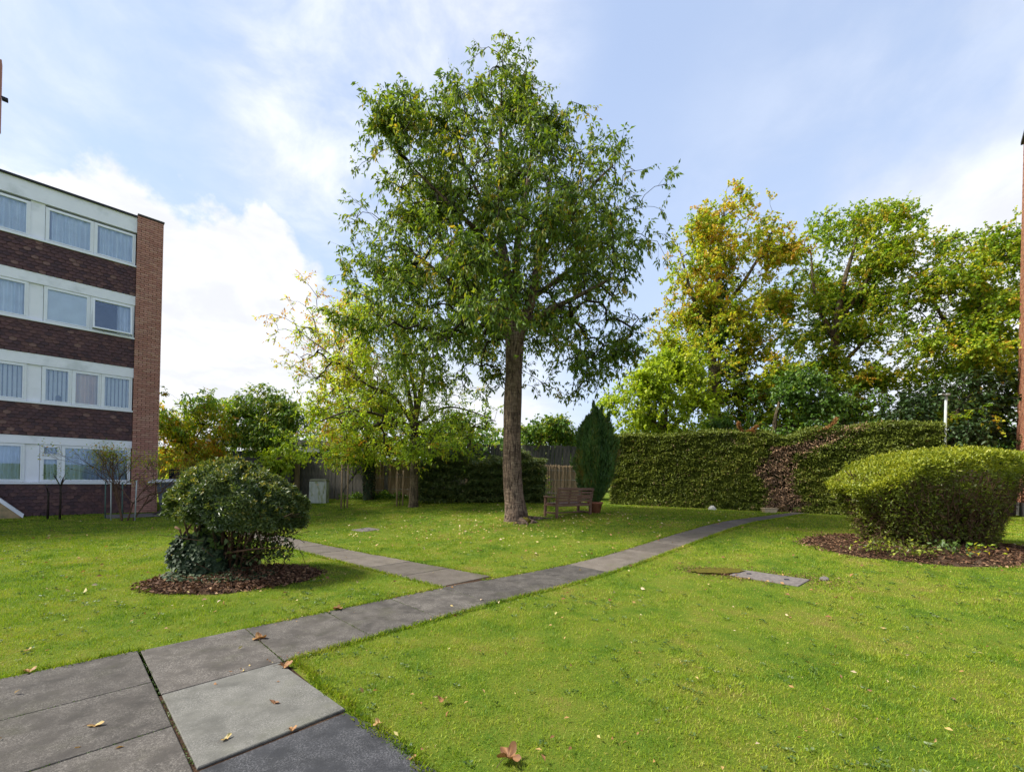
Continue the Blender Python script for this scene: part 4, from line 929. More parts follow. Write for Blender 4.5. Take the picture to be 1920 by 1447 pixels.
for sx in (-.45, .45):
    for sy in (-.3, .3):
        t = MB(); t.tube([(sx - .03, sy, .07), (sx + .03, sy, .07)], .07, 12); t.obj('wheel', M['plastic_black'], bn, True)
def lump(name, label, cat, loc, r, h, mat, sq=.25, seed=1):
    r_ = random.Random(seed); vs = [(0, 0, h)]; fs = []; rings, s = 5, 14; ph = [r_.uniform(0, 6) for _ in range(4)]
    for i in range(1, rings + 1):
        a = math.pi / 2 * i / rings
        for k in range(s):
            th = 2 * math.pi * k / s; q = 1 + sq * (math.sin(2 * th + ph[0] + i) * .5 + math.sin(3 * th + ph[1]) * .35 + math.sin(5 * th + ph[2] + i * 2) * .25)
            vs.append((math.sin(a) * math.cos(th) * r * q, math.sin(a) * math.sin(th) * r * .8 * q, math.cos(a) * h * (1 + .15 * math.sin(3 * th + ph[3])) - (.02 if i == rings else 0)))
    fs = [(0, 1 + k, 1 + (k + 1) % s) for k in range(s)] + [(1 + a * s + k, 1 + (a + 1) * s + k, 1 + (a + 1) * s + (k + 1) % s, 1 + a * s + (k + 1) % s) for a in range(rings - 1) for k in range(s)]
    o = mobj(name, np_mesh(name, vs, fs, mat, smooth=True)); o.location = loc; return tag(o, label, cat)
lump('bin_bag', 'black plastic sheet bundled at the foot of the grey bin', 'bag', (-11.75, 15.05, 0), .42, .16, M['plastic_black'], .4, 3)

# ------------------------------------------------------------------ service cabinet
cb = empty('service_cabinet', gz((-8.73, 19.85)), R(4)); tag(cb, 'grey green algae stained service cabinet standing in front of the board fence', 'cabinet')
t = MB(); t.box((-.37, -.2, .0), (.37, .2, .98), bev=.02); t.obj('body', M['cabinet'], cb)
t = MB(); t.box((-.385, -.225, .985), (.385, .22, 1.03), bev=.012); t.prism([(-.36, 1.03), (.36, 1.03), (.32, 1.09), (-.32, 1.09)], 1, -.2, .2); t.obj('lid', M['cabinet_lid'], cb)
t = MB(); t.box((-.33, -.212, .06), (.33, -.200, .94), bev=.004); d_ = t.obj('door', M['cabinet'], cb)
t = MB(); t.box((-.045, -.217, .80), (.045, -.2125, .87)); t.obj('badge', M['tan'], d_)
t = MB(); t.box((.25, -.217, .45), (.28, -.2125, .55)); t.obj('handle', M['cabinet_lid'], d_)

# ------------------------------------------------------------------ staked saplings
def sapling(label, loc, h, hs):
    rt = empty('staked_sapling', gz(loc)); tag(rt, label, 'sapling', 'young staked saplings')
    p = [Vector((0, 0, -.05)), Vector((.02, 0, h * .4)), Vector((-.02, .02, h * .75)), Vector((.08, 0, h))]
    t = MB(); t.tube(p, [.018, .015, .011, .004], 6); t.tube([p[2], (-.2, 0, h * .95), (-.3, 0, h * 1.02)], [.009, .006, .003], 5); t.tube([p[2], (.25, .05, h * .92)], [.008, .003], 5); t.obj('trunk', M['bark_small'], rt, True)
    for sx in (-.12, .12):
        t = MB(); t.tube([(sx, 0, -.05), (sx, 0, hs)], [.034, .034], 8); t.obj('stake', M['post'], rt, True)
    t = MB(); t.tube([(-.13, -.04, hs - .18), (.13, -.04, hs - .18)], .014, 6); t.tube([(-.13, .04, hs - .18), (.13, .04, hs - .18)], .014, 6); t.obj('tie', M['plastic_black'], rt)
    n = 160; P = np.stack([rng.normal(-.02, .28, n), rng.normal(0, .22, n), h * rng.uniform(.72, 1.12, n)], 1)
    mobj('foliage', leaf_mesh('foliage', P, rng.normal(size=(n, 3)) + [0, 0, -.6], .12, .05, rng.uniform(0, 1, n), M['leaf_cherry']), rt, 'stuff')
sapling('thin sapling between two timber stakes right of the grey green cabinet', (-6.72, 17.6), 2.5, 1.75)
sapling('thin sapling with stakes just left of the slender cherry trunk', (-4.58, 17.95), 2.2, 1.45)

# ------------------------------------------------------------------ bare shrub with metal stakes, two pruned roses, by the flats
sh = empty('bare_shrub', (-11.5, 13.0, 0)); tag(sh, 'flat topped nearly bare shrub with reddish leaves in front of the ground floor window', 'shrub')
A, B, ra, rb_, tips = [], [], [], [], []
def grow_twig(p, d, l, r, lev):
    q = p + d * l; A.append(tuple(p)); B.append(tuple(q)); ra.append(r); rb_.append(r * .75)
    if q.z > 2.02 or lev > 6: tips.append(tuple(q)); return
    for _ in range(random.choice((1, 2, 2, 3)) if lev > 0 else 3):
        nd = (d + Vector((random.gauss(0, .5), random.gauss(0, .4), random.gauss(.12, .25)))).normalized()
        if nd.z < .05: nd.z = .2; nd.normalize()
        grow_twig(q, nd, l * random.uniform(.7, .95), r * .72, lev + 1)
for dx, dy in ((-.1, 0), (.12, .05), (-.28, .1), (.32, .1)): grow_twig(Vector((dx * .5, dy, -.03)), Vector((dx * 1.6, dy * 2, 1)).normalized(), .55, .024, 0)
mobj('branches', seg_mesh('branches', A, B, np.array(ra), np.array(rb_), M['twig'], 5), sh, 'stuff')
n = len(tips) * 3; P = np.repeat(np.array(tips), 3, 0) + rng.normal(0, .09, (n, 3))
mobj('foliage', leaf_mesh('foliage', P, rng.normal(size=(n, 3)), .055, .03, rng.uniform(0, 1, n), M['leaf_orange']), sh, 'stuff')
for i, (px, zt, lb, mt) in enumerate(((197, 1.15, 'dark green metal stake leftmost of the four round the bare shrub', 'greenstake'), (208, 1.18, 'pale metal stake second from left round the bare shrub', 'galv'), (229, 1.15, 'green metal stake in the middle of the bare shrub', 'greenstake'), (253, 1.2, 'pale metal stake right of the bare shrub near the brick wall', 'galv'))):
    p = at(px, 974, 13.1 if i != 0 else 13.5); t = MB(); t.tube([(0, 0, -.05), (random.uniform(-.03, .03), 0, zt)], .016, 8); t.tube([(-.012, 0, zt - .02), (.05, 0, zt + .01)], .012, 6)
    o = t.obj('metal_stake', M[mt], None, True); o.location = (p.x, p.y, 0); tag(o, lb, 'stake', 'metal stakes round the bare shrub')
for (px, yy, h, lb) in ((89, 12.9, 1.05, 'pruned dark rose stem, the shorter of the two before the tiled wall'), (112, 12.95, 1.25, 'pruned standard rose with a few shoots before the tiled wall')):
    p = at(px, 974, yy); rt = empty('standard_rose', (p.x, p.y, 0)); tag(rt, lb, 'rose')
    t = MB(); t.tube([(0, 0, -.04), (.01, 0, h * .5), (0, 0, h * .8)], [.028, .024, .026], 7, wob=.1); t.obj('stem', M['bark_dark'], rt, True)
    for k in range(7 if h > 1.1 else 3):
        a = random.uniform(0, 6.28); l_ = random.uniform(.2, .55) if h > 1.1 else .15
        q = Vector((math.cos(a) * l_ * .5, math.sin(a) * l_ * .4, h * .8 + l_ * .8)); t = MB(); t.tube([(0, 0, h * .78), Vector((0, 0, h * .78)).lerp(q, .5) + Vector((0, 0, .03)), q], [.014, .009, .004], 5); t.obj('shoot', M['bark_dark'], rt, True)
    n = 40 if h > 1.1 else 6; P = np.stack([rng.normal(0, .16, n), rng.normal(0, .13, n), h * rng.uniform(.8, 1.35, n)], 1)
    mobj('foliage', leaf_mesh('foliage', P, rng.normal(size=(n, 3)), .05, .03, rng.uniform(0, 1, n), M['leaf_green']), rt, 'stuff')

# ------------------------------------------------------------------ bench
be = empty('park_bench', (1.40, 13.42, .345), R(35)); tag(be, 'brown wooden slatted bench seen from behind, right of the big tree trunk', 'bench')
BL, BD = 1.5, .56       # local x along the back, local y towards the sitter's front
def part(name, t, m='bench', parent=be): return t.obj(name, M[m], parent)
for sx in (0, BL - .07):
    t = MB(); t.box((sx, 0, 0), (sx + .07, .07, .44), bev=.006)
    t.prism([(0, .441), (.07, .441), (-.01, .90), (-.07, .90)], 0, sx, sx + .07); part('leg', t)
    t = MB(); t.box((sx, BD, 0), (sx + .07, BD + .07, .62), bev=.006); part('leg', t)
    t = MB(); t.box((sx - .01, -.045, .622), (sx + .08, BD + .10, .66), bev=.008); part('arm', t)
    t = MB(); t.box((sx + .015, .072, .12), (sx + .055, BD - .002, .17)); part('side_rail', t)
    t = MB(); t.box((sx + .01, .072, .36), (sx + .06, BD - .002, .42)); part('side_rail', t)
t = MB(); t.box((.072, .01, .36), (BL - .072, .05, .43), bev=.004); part('rail', t)
t = MB(); t.box((.072, BD + .02, .36), (BL - .072, BD + .06, .43), bev=.004); part('rail', t)
t = MB(); t.box((.072, .27, .125), (BL - .072, .31, .165), bev=.004); part('stretcher', t)
for k in range(5):
    t = MB(); t.box((.0 if 0 < k < 4 else .072, .09 + k * .112, .432), (BL if 0 < k < 4 else BL - .072, .09 + k * .112 + .09, .454), bev=.004); part('seat_slat', t)
for k in range(4):
    z0 = .50 + k * .088; yo = .055 - .152 * (z0 - .44)
    t = MB(); t.box((.072, yo - .055, z0), (BL - .072, yo - .03, z0 + .058), bev=.004); part('back_slat', t)
t = MB(); t.box((-.01, -.085, .862), (BL + .01, -.015, .945), bev=.01); part('top_rail', t)
for fx in (.5, .98):
    t = MB(); t.prism([(.028, .44), (.052, .44), (-.008, .862), (-.032, .862)], 0, fx, fx + .055); part('back_upright', t)

# ------------------------------------------------------------------ potted columnar cypress
pt = empty('terracotta_pot', gz((2.80, 14.62))); tag(pt, 'brown terracotta pot behind the right end of the bench', 'plant pot')
t = MB(); t.tube([(0, 0, 0), (0, 0, .30), (0, 0, .305), (0, 0, .37)], [.17, .235, .255, .262], 20); t.obj('body', M['terracotta'], pt, True)
cp = empty('cypress', gz((2.80, 14.62)) + Vector((0, 0, .36))); tag(cp, 'columnar dark green cypress with browning base growing in the pot', 'cypress')
zc = np.array([0, .15, .4, .8, 1.4, 2.0, 2.4, 2.65, 2.85, 3.0]); rc = np.array([.14, .25, .40, .54, .62, .60, .50, .34, .16, .03])
n = 30000; z = rng.uniform(0, 3.05, n); th = rng.uniform(0, 6.283, n); prof_ = np.interp(z, zc, rc)
keep = rng.uniform(size=n) < (prof_ / .66) ** .7; z, th, prof_ = z[keep], th[keep], prof_[keep]; n = len(z)
rr = prof_ * (1 + .16 * np.sin(5 * th + .8 * np.sin(z * 2)) + .26 * (vn(th * 3.5 + 5, z * 3.2, 9) - .5) * 2) * (.62 + .44 * rng.uniform(size=n) ** .7) + .0
tw_ = np.clip(z - 2.3, 0, 1) * .35; P = np.stack([np.cos(th) * rr + .14 * np.sin(z * 2) * np.clip(z - 2.2, 0, 1), np.sin(th) * rr, z + .05 * np.sin(6 * th)], 1)
D = np.stack([np.cos(th) * .28, np.sin(th) * .28, 1 + 0 * th], 1) + rng.normal(size=(n, 3)) * .22
tn = .40 + .12 * np.sin(6 * th) + rng.normal(0, .15, n) + np.where((z > .5) & (z < 1.7), .38 * np.clip(np.sin(th * 2.0 + .3 + z * .6), 0, 1), 0)
mobj('foliage', leaf_mesh('foliage', P, D, .15 * rng.uniform(.6, 1.2, n), .030, tn, M['leaf_cypress'], droop=.0), cp, 'stuff')
for k in range(11):       # loose leaders at the top
    a = k * .8; q = np.array([math.cos(a) * (.14 + .09 * (k % 4)), math.sin(a) * .30, 2.1 + .1 * (k % 3)]); m_ = 330; s_ = rng.uniform(0, 1, m_)[:, None]
    P = q + s_ * np.array([.04 * math.cos(a), 0, .60 + .13 * ((k * 7) % 4)]) + rng.normal(0, 1, (m_, 3)) * .075 * (1.12 - s_)
    mobj('leader', leaf_mesh('leader', P, np.array([0, 0, 1.]) + rng.normal(0, .2, (m_, 3)), .13, .028, rng.normal(.35, .15, m_), M['leaf_cypress'], droop=0), cp, 'stuff')
t = MB(); t.tube([(0, 0, -.12), (0, 0, 1.2), (0, 0, 2.6)], [.06, .05, .01], 8); t.obj('trunk', M['bark_dark'], cp, True)
n = 5000; th = rng.uniform(0, 6.283, n); z = rng.uniform(.05, 2.7, n); rr = np.interp(z, zc, rc) * .6 * rng.uniform(.4, 1, n)
mobj('inner_foliage', leaf_mesh('inner_foliage', np.stack([np.cos(th) * rr, np.sin(th) * rr, z], 1), rng.normal(size=(n, 3)) + [0, 0, 1], .2, .07, rng.normal(.15, .1, n), M['leaf_yew']), cp, 'stuff')

# ------------------------------------------------------------------ lamp post, trough, stone
lp_ = at(1768.5, 960, 17.0); lp = empty('lamp_post', gz((lp_.x, 17.0)), 0); tag(lp, 'slim grey lamp post with small flat head behind the clipped bush', 'lamp post')
zt = at(1768, 742, 17.0).z - lp.location.z
t = MB(); t.tube([(0, 0, 0), (0, 0, 1.0), (0, 0, 1.02), (0, 0, zt)], [.065, .065, .048, .042], 12); t.obj('pole', M['galv'], lp, True)
t = MB(); t.box((-.05, -.08, zt), (.09, .08, zt + .09), bev=.02); t.prism([(-.24, zt + .045), (-.04, zt + .0), (-.04, zt + .07), (-.22, zt + .085)], 1, -.07, .07); t.obj('lamp_head', M['galv'], lp)
tr_ = gz((9.65, 16.35)); t = MB(); t.prism([(-.20, .0), (.20, .0), (.25, .14), (-.25, .14)], 1, -.11, .11); t.prism([(-.26, .141), (.26, .141), (.26, .16), (-.26, .16)], 1, -.13, .13); o = t.obj('plant_trough', M['tan']); o.location = tr_; tag(o, 'small tan trough at the hedge foot left of the dead patch', 'planter')
lump('stone', 'pale rounded stone at the foot of the hedge, left of the trough', 'stone', gz((7.85, 17.05)), .15, .16, M['stone'], .15, 5)

for (x_, y_, r_, h_), lb in zip(_r, ('mossy root stub at the foot of the big cherry tree', 'small brown root knuckle right of the mossy stub', 'low soil covered root in front of the mossy stub')): lump('root_stub', lb, 'root', gz((x_, y_)), r_, h_, M['moss'] if h_ > .1 else M['bark'], .5, int(h_ * 100))
# ------------------------------------------------------------------ service covers in the lawn
def cover(label, quad, mat, lift=.03):
    c = Vector((sum(q[0] for q in quad) / 4, sum(q[1] for q in quad) / 4, 0)); c.z = float(terr(c.x, c.y))
    rt = empty('service_cover', c); tag(rt, label, 'manhole cover')
    def ring(k, dz): return [Vector((q[0] - c.x, q[1] - c.y, 0)) * k + Vector((0, 0, float(terr(*q)) - c.z + dz)) for q in quad]
    vs = ring(1.0, -.05) + ring(1.0, lift - .005) + ring(.985, lift); fs = [(8, 9, 10, 11)] + [(k * 4 + j, k * 4 + (j + 1) % 4, k * 4 + (j + 1) % 4 + 4, k * 4 + j + 4) for k in range(2) for j in range(4)]
    fs = [tuple(reversed(f)) if i == 0 else tuple(reversed(f)) for i, f in enumerate(fs)]
    mobj('slab', np_mesh('slab', vs, fs, mat), rt)
    A = (Vector(ring(1, lift)[0]) + Vector(ring(1, lift)[1])) / 2; B = (Vector(ring(1, lift)[2]) + Vector(ring(1, lift)[3])) / 2
    for f in (.2, .75):
        p = A.lerp(B, f); t = MB(); t.tube([p + Vector((-.025, .0, .003)), p + Vector((.04, -.015, .004))], .014, 6); t.obj('lifting_eye', M['dark_trim'], rt)
    return rt
cover('rectangular concrete manhole cover with two lifting holes in the right lawn', COVER, M['cover'], .016)
cq = [UW(5.75, 11.55)[:2], UW(6.30, 11.62)[:2], UW(6.36, 11.05)[:2], UW(5.80, 10.98)[:2]]
cover('worn manhole cover in a bare patch on the middle lawn', cq, M['cover'], .012)
lump('stone', 'small flat grey stone right of the rectangular manhole cover', 'stone', gz((4.86, 6.75)), .075, .05, M['cover'], .3, 8)
t = MB(); pts = []
for k in range(22):
    th = 2 * math.pi * k / 22; r_ = 1 + random.uniform(-.25, .25); x, y = 3.45 + .42 * r_ * math.cos(th), 7.32 + .17 * r_ * math.sin(th); pts.append((x, y, float(terr(x, y)) + .03))
t.add(pts, [tuple(range(22))]); o = t.obj('moss', M['moss'], None, False, 'stuff'); tag(o, 'brown moss patch at the left end of the rectangular cover', 'moss')
mo_ = 2600; q_ = rng.normal(size=(mo_, 2)) * [.30, .20]; q_ = np.where(rng.uniform(size=(mo_, 1)) < .5, q_ * [1, .7] + [-.60, .20], q_ * [1.6, 1.1] + [.12, .0]); XX = np.stack([4.09 + q_[:, 0], 6.915 + q_[:, 1] - q_[:, 0] * .30, 0 * q_[:, 0]], 1); XX[:, 2] = terr(XX[:, 0], XX[:, 1]) + .012
uu_, vv2 = XX[:, 0] * PX + XX[:, 1] * PY - 7.82, -XX[:, 0] * PY + XX[:, 1] * PX - 1.79; XX = XX[(np.abs(uu_) > .24) | (np.abs(vv2) > .50)]
tag(mobj('moss', leaf_mesh('moss', XX, rng.normal(size=XX.shape) * [1, 1, .4] + [0, 0, .5], .030, .014, rng.beta(1.5, 2, len(XX)), M['litter']), None, 'stuff'), 'rusty moss and dead grass round the rectangular manhole cover', 'moss')

# ------------------------------------------------------------------ planting beds: soil, litter
def bed(name, b_, label):
    rings, s = 9, 48; V = []; F = []
    for i in range(rings + 1):
        f = i / rings
        for k in range(s):
            th = 2 * math.pi * k / s; q = f * (1 + .05 * math.sin(3 * th + 1) + .04 * math.sin(7 * th)); a, d = q * b_[2] * math.cos(th), q * b_[3] * math.sin(th)
            c, sn = math.cos(b_[4]), math.sin(b_[4]); x, y = b_[0] + a * c - d * sn, b_[1] + a * sn + d * c
            V.append((x, y, float(terr(x, y)) + .008 + .11 * (1 - f ** 2) + (.02 * random.uniform(-1, 1) if 0 < i < rings else 0) - (.02 if i == rings else 0)))
    F = [(i * s + k, (i + 1) * s + k, (i + 1) * s + (k + 1) % s, i * s + (k + 1) % s) for i in range(rings) for k in range(s)]
    o = mobj(name, np_mesh(name, V, F, M['soil'], smooth=True), None, 'structure')
    n = 5200; th = rng.uniform(0, 6.283, n); f = rng.uniform(0, 1, n) ** .5 * rng.choice([1.0, 1.0, 1.07], n); a, d = f * b_[2] * np.cos(th), f * b_[3] * np.sin(th)
    c, sn = math.cos(b_[4]), math.sin(b_[4]); x, y = b_[0] + a * c - d * sn, b_[1] + a * sn + d * c
    z = terr(x, y) + .018 + .11 * np.clip(1 - f ** 2, 0, 1) + rng.uniform(0, .03, n)
    D = np.stack([rng.normal(size=n), rng.normal(size=n), rng.normal(0, .25, n)], 1)
    tag(mobj('leaf_litter', leaf_mesh('leaf_litter', np.stack([x, y, z], 1), D, .055 * rng.uniform(.5, 1.4, n), .032 * rng.uniform(.5, 1.3, n), rng.beta(1.6, 2.2, n), M['litter']), None, 'stuff'), label, 'leaf litter')
    return o
bed('flower_bed', BED_L, 'brown leaf litter and bark on the bed under the dome shaped bush')
bed('flower_bed', BED_R, 'brown leaf litter on the bed under the big clipped bush at right')

# ------------------------------------------------------------------ dome shaped bush on the left
C0 = Vector((-4.20, 6.80, 0)); bu = empty('dome_bush', tuple(C0)); tag(bu, 'dome shaped glossy bush on bare stems with ivy at its foot, left lawn', 'bush')
n = 40000; th = rng.uniform(0, 6.283, n); cz_ = rng.uniform(-.22, 1, n); sz = np.sqrt(np.clip(1 - cz_ ** 2, 0, 1))
lobe = 1 + .07 * np.sin(4 * th + 2 * cz_) + .05 * np.sin(9 * th - 5 * cz_) + .04 * np.sin(15 * th + 11 * cz_); sh_ = .86 + .16 * rng.uniform(size=n) ** .6
zc0 = 1.03 - .10 * np.cos(th)
P = np.stack([np.cos(th) * sz * .86, np.sin(th) * sz * .80, 0 * th], 1) * (lobe * sh_)[:, None]; P[:, 2] = zc0 + np.where(cz_ > 0, cz_ * .62, cz_ * .85) * lobe * sh_
Nn = np.stack([np.cos(th) * sz, np.sin(th) * sz, cz_ + .2], 1); D = Nn * .5 + rng.normal(size=(n, 3)) * .55 + [0, 0, -.25]
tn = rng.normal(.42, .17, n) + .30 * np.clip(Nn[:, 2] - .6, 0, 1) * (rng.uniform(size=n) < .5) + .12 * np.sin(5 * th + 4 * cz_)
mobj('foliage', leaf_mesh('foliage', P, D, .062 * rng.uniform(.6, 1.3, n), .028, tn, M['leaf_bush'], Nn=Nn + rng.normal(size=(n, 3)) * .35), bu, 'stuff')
# protruding shoots along the outline
m_ = 150; th = rng.uniform(0, 6.283, m_); cz_ = rng.uniform(-.1, 1, m_); sz = np.sqrt(1 - cz_ ** 2); q0 = np.stack([np.cos(th) * sz * .84, np.sin(th) * sz * .78, 1.03 - .10 * np.cos(th) + cz_ * .62], 1); dd = unit(np.stack([np.cos(th) * sz, np.sin(th) * sz, cz_ + .4], 1))
f = rng.uniform(0, 1, (m_, 14, 1)); P = (q0[:, None] + dd[:, None] * f * rng.uniform(.04, .13, (m_, 1, 1)) + rng.normal(0, .012, (m_, 14, 3))).reshape(-1, 3)
mobj('shoots', leaf_mesh('shoots', P, np.repeat(dd, 14, 0) + rng.normal(size=P.shape) * .6, .055, .022, rng.normal(.75, .2, len(P)), M['leaf_bush']), bu, 'stuff')
b = MB()
for k in range(34):        # stems
    a = random.uniform(0, 6.28); r0_ = random.uniform(.05, .42); r1_ = r0_ + random.uniform(.05, .45)
    x0, y0 = math.cos(a) * r0_ * .9 - .12, math.sin(a) * r0_ * .8; x1, y1 = math.cos(a) * r1_ - .05, math.sin(a) * r1_ * .9
    b.tube([(x0, y0, 0), ((x0 + x1) / 2 + random.uniform(-.05, .05), (y0 + y1) / 2, .55), (x1 * .9, y1 * .9, 1.05)], [random.uniform(.014, .028), .015, .008], 6, wob=.1)
b.obj('stem', M['twig'], bu, True, 'stuff')
n = 520; A = np.stack([rng.normal(.15, .32, n), rng.normal(0, .30, n), rng.uniform(.15, 1.2, n)], 1); B = A + rng.normal(size=(n, 3)) * [.13, .13, .15]
mobj('twigs', seg_mesh('twigs', A, B, .006, .003, M['twig'], 3), bu, 'stuff')
n = 2600; a = rng.uniform(0, 6.283, n); r_ = rng.uniform(0, 1, n) ** .6 * .74; P = np.stack([np.cos(a) * r_ + .08, np.sin(a) * r_ * .8, rng.uniform(.25, 1.15, n)], 1); P = P[(P[:, 0] > .25) | (P[:, 2] > .85) | (rng.uniform(size=n) < .12)]
mobj('inner_foliage', leaf_mesh('inner_foliage', P, rng.normal(size=P.shape), .07, .04, rng.normal(.4, .2, len(P)), M['leaf_bush']), bu, 'stuff')
n = 7000; a = rng.uniform(0, 6.283, n); r_ = rng.uniform(0, 1, n) ** .5; x = -.36 + r_ * np.cos(a) * (.44 + .12 * np.sin(5 * a)); y = -.15 + r_ * np.sin(a) * .45; hz_ = (.74 - .45 * np.clip(x + .5, 0, 1) + .10 * np.sin(x * 11 + y * 7)) * np.sqrt(np.clip(1 - r_ ** 2 * .8, 0, 1)); z = hz_ * rng.uniform(.15, 1.05, n) ** .6 + .05
mobj('ivy', leaf_mesh('ivy', np.stack([x, y, z], 1), np.stack([np.cos(a) * .5, np.sin(a) * .5 - .3, -.5 + 0 * a], 1) + rng.normal(size=(n, 3)) * .5, .075, .065, rng.normal(.45, .22, n), M['leaf_ivy'], Nn=np.stack([np.cos(a), np.sin(a) - .5, .7 + 0 * a], 1)), bu, 'stuff')
n = 1100; a = rng.uniform(0, 6.283, n); r_ = rng.uniform(0, 1, n) ** .6; x = r_ * np.cos(a) * .75 - .05; y = r_ * np.sin(a) * .55 - .35; z = .10 + rng.uniform(0, .10, n) * (1 - r_)
mobj('ground_ivy', leaf_mesh('ground_ivy', np.stack([x, y, z], 1), np.stack([np.cos(a), np.sin(a), 0 * a], 1) + rng.normal(size=(n, 3)) * .5, .055, .05, rng.normal(.5, .25, n), M['leaf_ivy'], Nn=np.stack([0 * a, -.3 + 0 * a, 1 + 0 * a], 1)), bu, 'stuff')
n = 60; P = np.stack([rng.normal(-.12, .16, n), rng.normal(-.5, .08, n), rng.uniform(.3, .95, n)], 1)
mobj('broad_leaf', leaf_mesh('broad_leaf', P, rng.normal(size=(n, 3)) + [0, -.6, -.3], .10, .085, rng.uniform(.2, .7, n), M['weed']), bu, 'stuff')
b = MB()
for p, q in (((-.80, -.1, .62), (-.42, -.3, 1.10)), ((.1, -.5, .42), (.85, -.35, .50)), ((-.86, -.2, .74), (-.72, -.25, .60))): b.tube([p, ((p[0] + q[0]) / 2, p[1], (p[2] + q[2]) / 2 + .03), q], [.018, .014, .006], 6)
b.obj('dead_branch', M['twig'], bu, True, 'stuff')

# ------------------------------------------------------------------ big clipped bush on the right
C1 = gz((8.28, 8.75)); cbu = empty('clipped_bush', tuple(C1)); tag(cbu, 'large wedge shaped clipped bush with yellow green top, right of the path', 'bush')
def ztop(x): return 1.26 + .58 * sstep(-1.75, -.1, x) + .035 * np.sin(x * 5) + .02 * np.sin(x * 13)
n = 62000; th = rng.uniform(0, 6.283, n); t_ = rng.uniform(0, 1, n); top = rng.uniform(size=n) < .34
def hull(th, f):       # f height fraction; wider towards the top
    s = .66 + .34 * f ** 1.25; e = .78
    c, s_ = np.cos(th), np.sin(th); return np.sign(c) * np.abs(c) ** e * 1.70 * s + .02 - .05 * f, np.sign(s_) * np.abs(s_) ** e * 1.02 * s
f = np.where(top, 1.0, t_ ** .85); hx, hy_ = hull(th, f); rad_ = np.where(top, rng.uniform(0, 1, n) ** .5, 1.0 - rng.uniform(0, .13, n)); rad_ = rad_ * (1 + .035 * np.sin(5 * th + 3 * f) + .03 * np.sin(11 * th - 5 * f))
x, y = hx * rad_, hy_ * rad_; zt_ = ztop(x) - .10 * np.clip(rad_, 0, 1) ** 8; z = np.where(top, zt_ + rng.uniform(-.06, .05, n), f * zt_)
hole = (~top) & (rng.uniform(size=n) < .30 + .25 * np.sin(th * 7 + f * 6) * np.sin(f * 9 + th * 3) + .30 * (f < .78) + .12 * (f < .4))
k = ~hole; up_ = np.where(top, 1.0, .1); Nn = np.stack([np.cos(th) * (1 - up_), np.sin(th) * (1 - up_), up_ + .1], 1)
D = Nn * .6 + rng.normal(size=(n, 3)) * .55 + np.where(top[:, None], [0, 0, .35], [0, -.1, -.05]); tn = rng.normal(.40, .17, n) + np.where(top | (f > .85), .36, 0) + .10 * np.sin(th * 6 + f * 4)  # top tinted yellower: new growth, plus sunlit brightness put into the colour
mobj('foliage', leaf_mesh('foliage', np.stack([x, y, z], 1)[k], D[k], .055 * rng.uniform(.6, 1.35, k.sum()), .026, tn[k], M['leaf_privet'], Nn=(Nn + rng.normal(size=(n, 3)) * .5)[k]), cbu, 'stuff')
m_ = 420; th = rng.uniform(0, 6.283, m_); r_ = rng.uniform(0, 1, m_) ** .5; hx, hy_ = hull(th, 1.0); q0 = np.stack([hx * r_, hy_ * r_, 0 * r_], 1); q0[:, 2] = ztop(q0[:, 0]) - .10 * r_ ** 8 - .02
dd = unit(np.stack([np.cos(th) * r_ * .5, np.sin(th) * r_ * .5, .9 + 0 * th], 1)); f = rng.uniform(0, 1, (m_, 12, 1)); P = (q0[:, None] + dd[:, None] * f * rng.uniform(.05, .14, (m_, 1, 1)) + rng.normal(0, .012, (m_, 12, 3))).reshape(-1, 3)
mobj('shoots', leaf_mesh('shoots', P, np.repeat(dd, 12, 0) + rng.normal(size=P.shape) * .6, .052, .022, rng.normal(.85, .12, len(P)), M['leaf_privet']), cbu, 'stuff')
n = 9000; th = rng.uniform(0, 6.283, n); f = rng.uniform(.02, .9, n); hx, hy_ = hull(th, f); rr = rng.uniform(.3, .85, n); P = np.stack([hx * rr, hy_ * rr, f * 1.5 * .95], 1)
mobj('inner_foliage', leaf_mesh('inner_foliage', P, rng.normal(size=(n, 3)), .085, .05, rng.normal(.34, .18, n), M['leaf_privet']), cbu, 'stuff')
A, B = [], []
for k in range(420):
    a = random.uniform(0, 6.28); r0_ = random.uniform(.1, .7); f0 = 0; p = Vector((math.cos(a) * r0_ * 1.2 + .1, math.sin(a) * r0_ * .7, 0)); hx, hy_ = hull(np.array([a + random.uniform(-.2, .2)]), np.array([.8])); q = Vector((float(hx[0]) * random.uniform(.6, 1), float(hy_[0]) * random.uniform(.6, 1), random.uniform(.8, 1.5)))
    for s_ in range(4):
        A.append(tuple(p.lerp(q, s_ / 4) + Vector((random.gauss(0, .03), random.gauss(0, .03), 0)) * (s_ > 0))); B.append(tuple(p.lerp(q, (s_ + 1) / 4)))
mobj('branches', seg_mesh('branches', A, B, .011, .008, M['twig'], 4), cbu, 'stuff')
n = 2600; th = rng.uniform(0, 6.283, n); f = rng.uniform(.05, .85, n); hx, hy_ = hull(th, f); P = np.stack([hx, hy_, f * 1.5], 1) * [.97, .97, 1]; D = rng.normal(size=(n, 3)) * [.6, .6, 1] + [0, 0, .3]
mobj('twigs', seg_mesh('twigs', P, P + unit(D) * .13, .004, .002, M['twig'], 3), cbu, 'stuff')
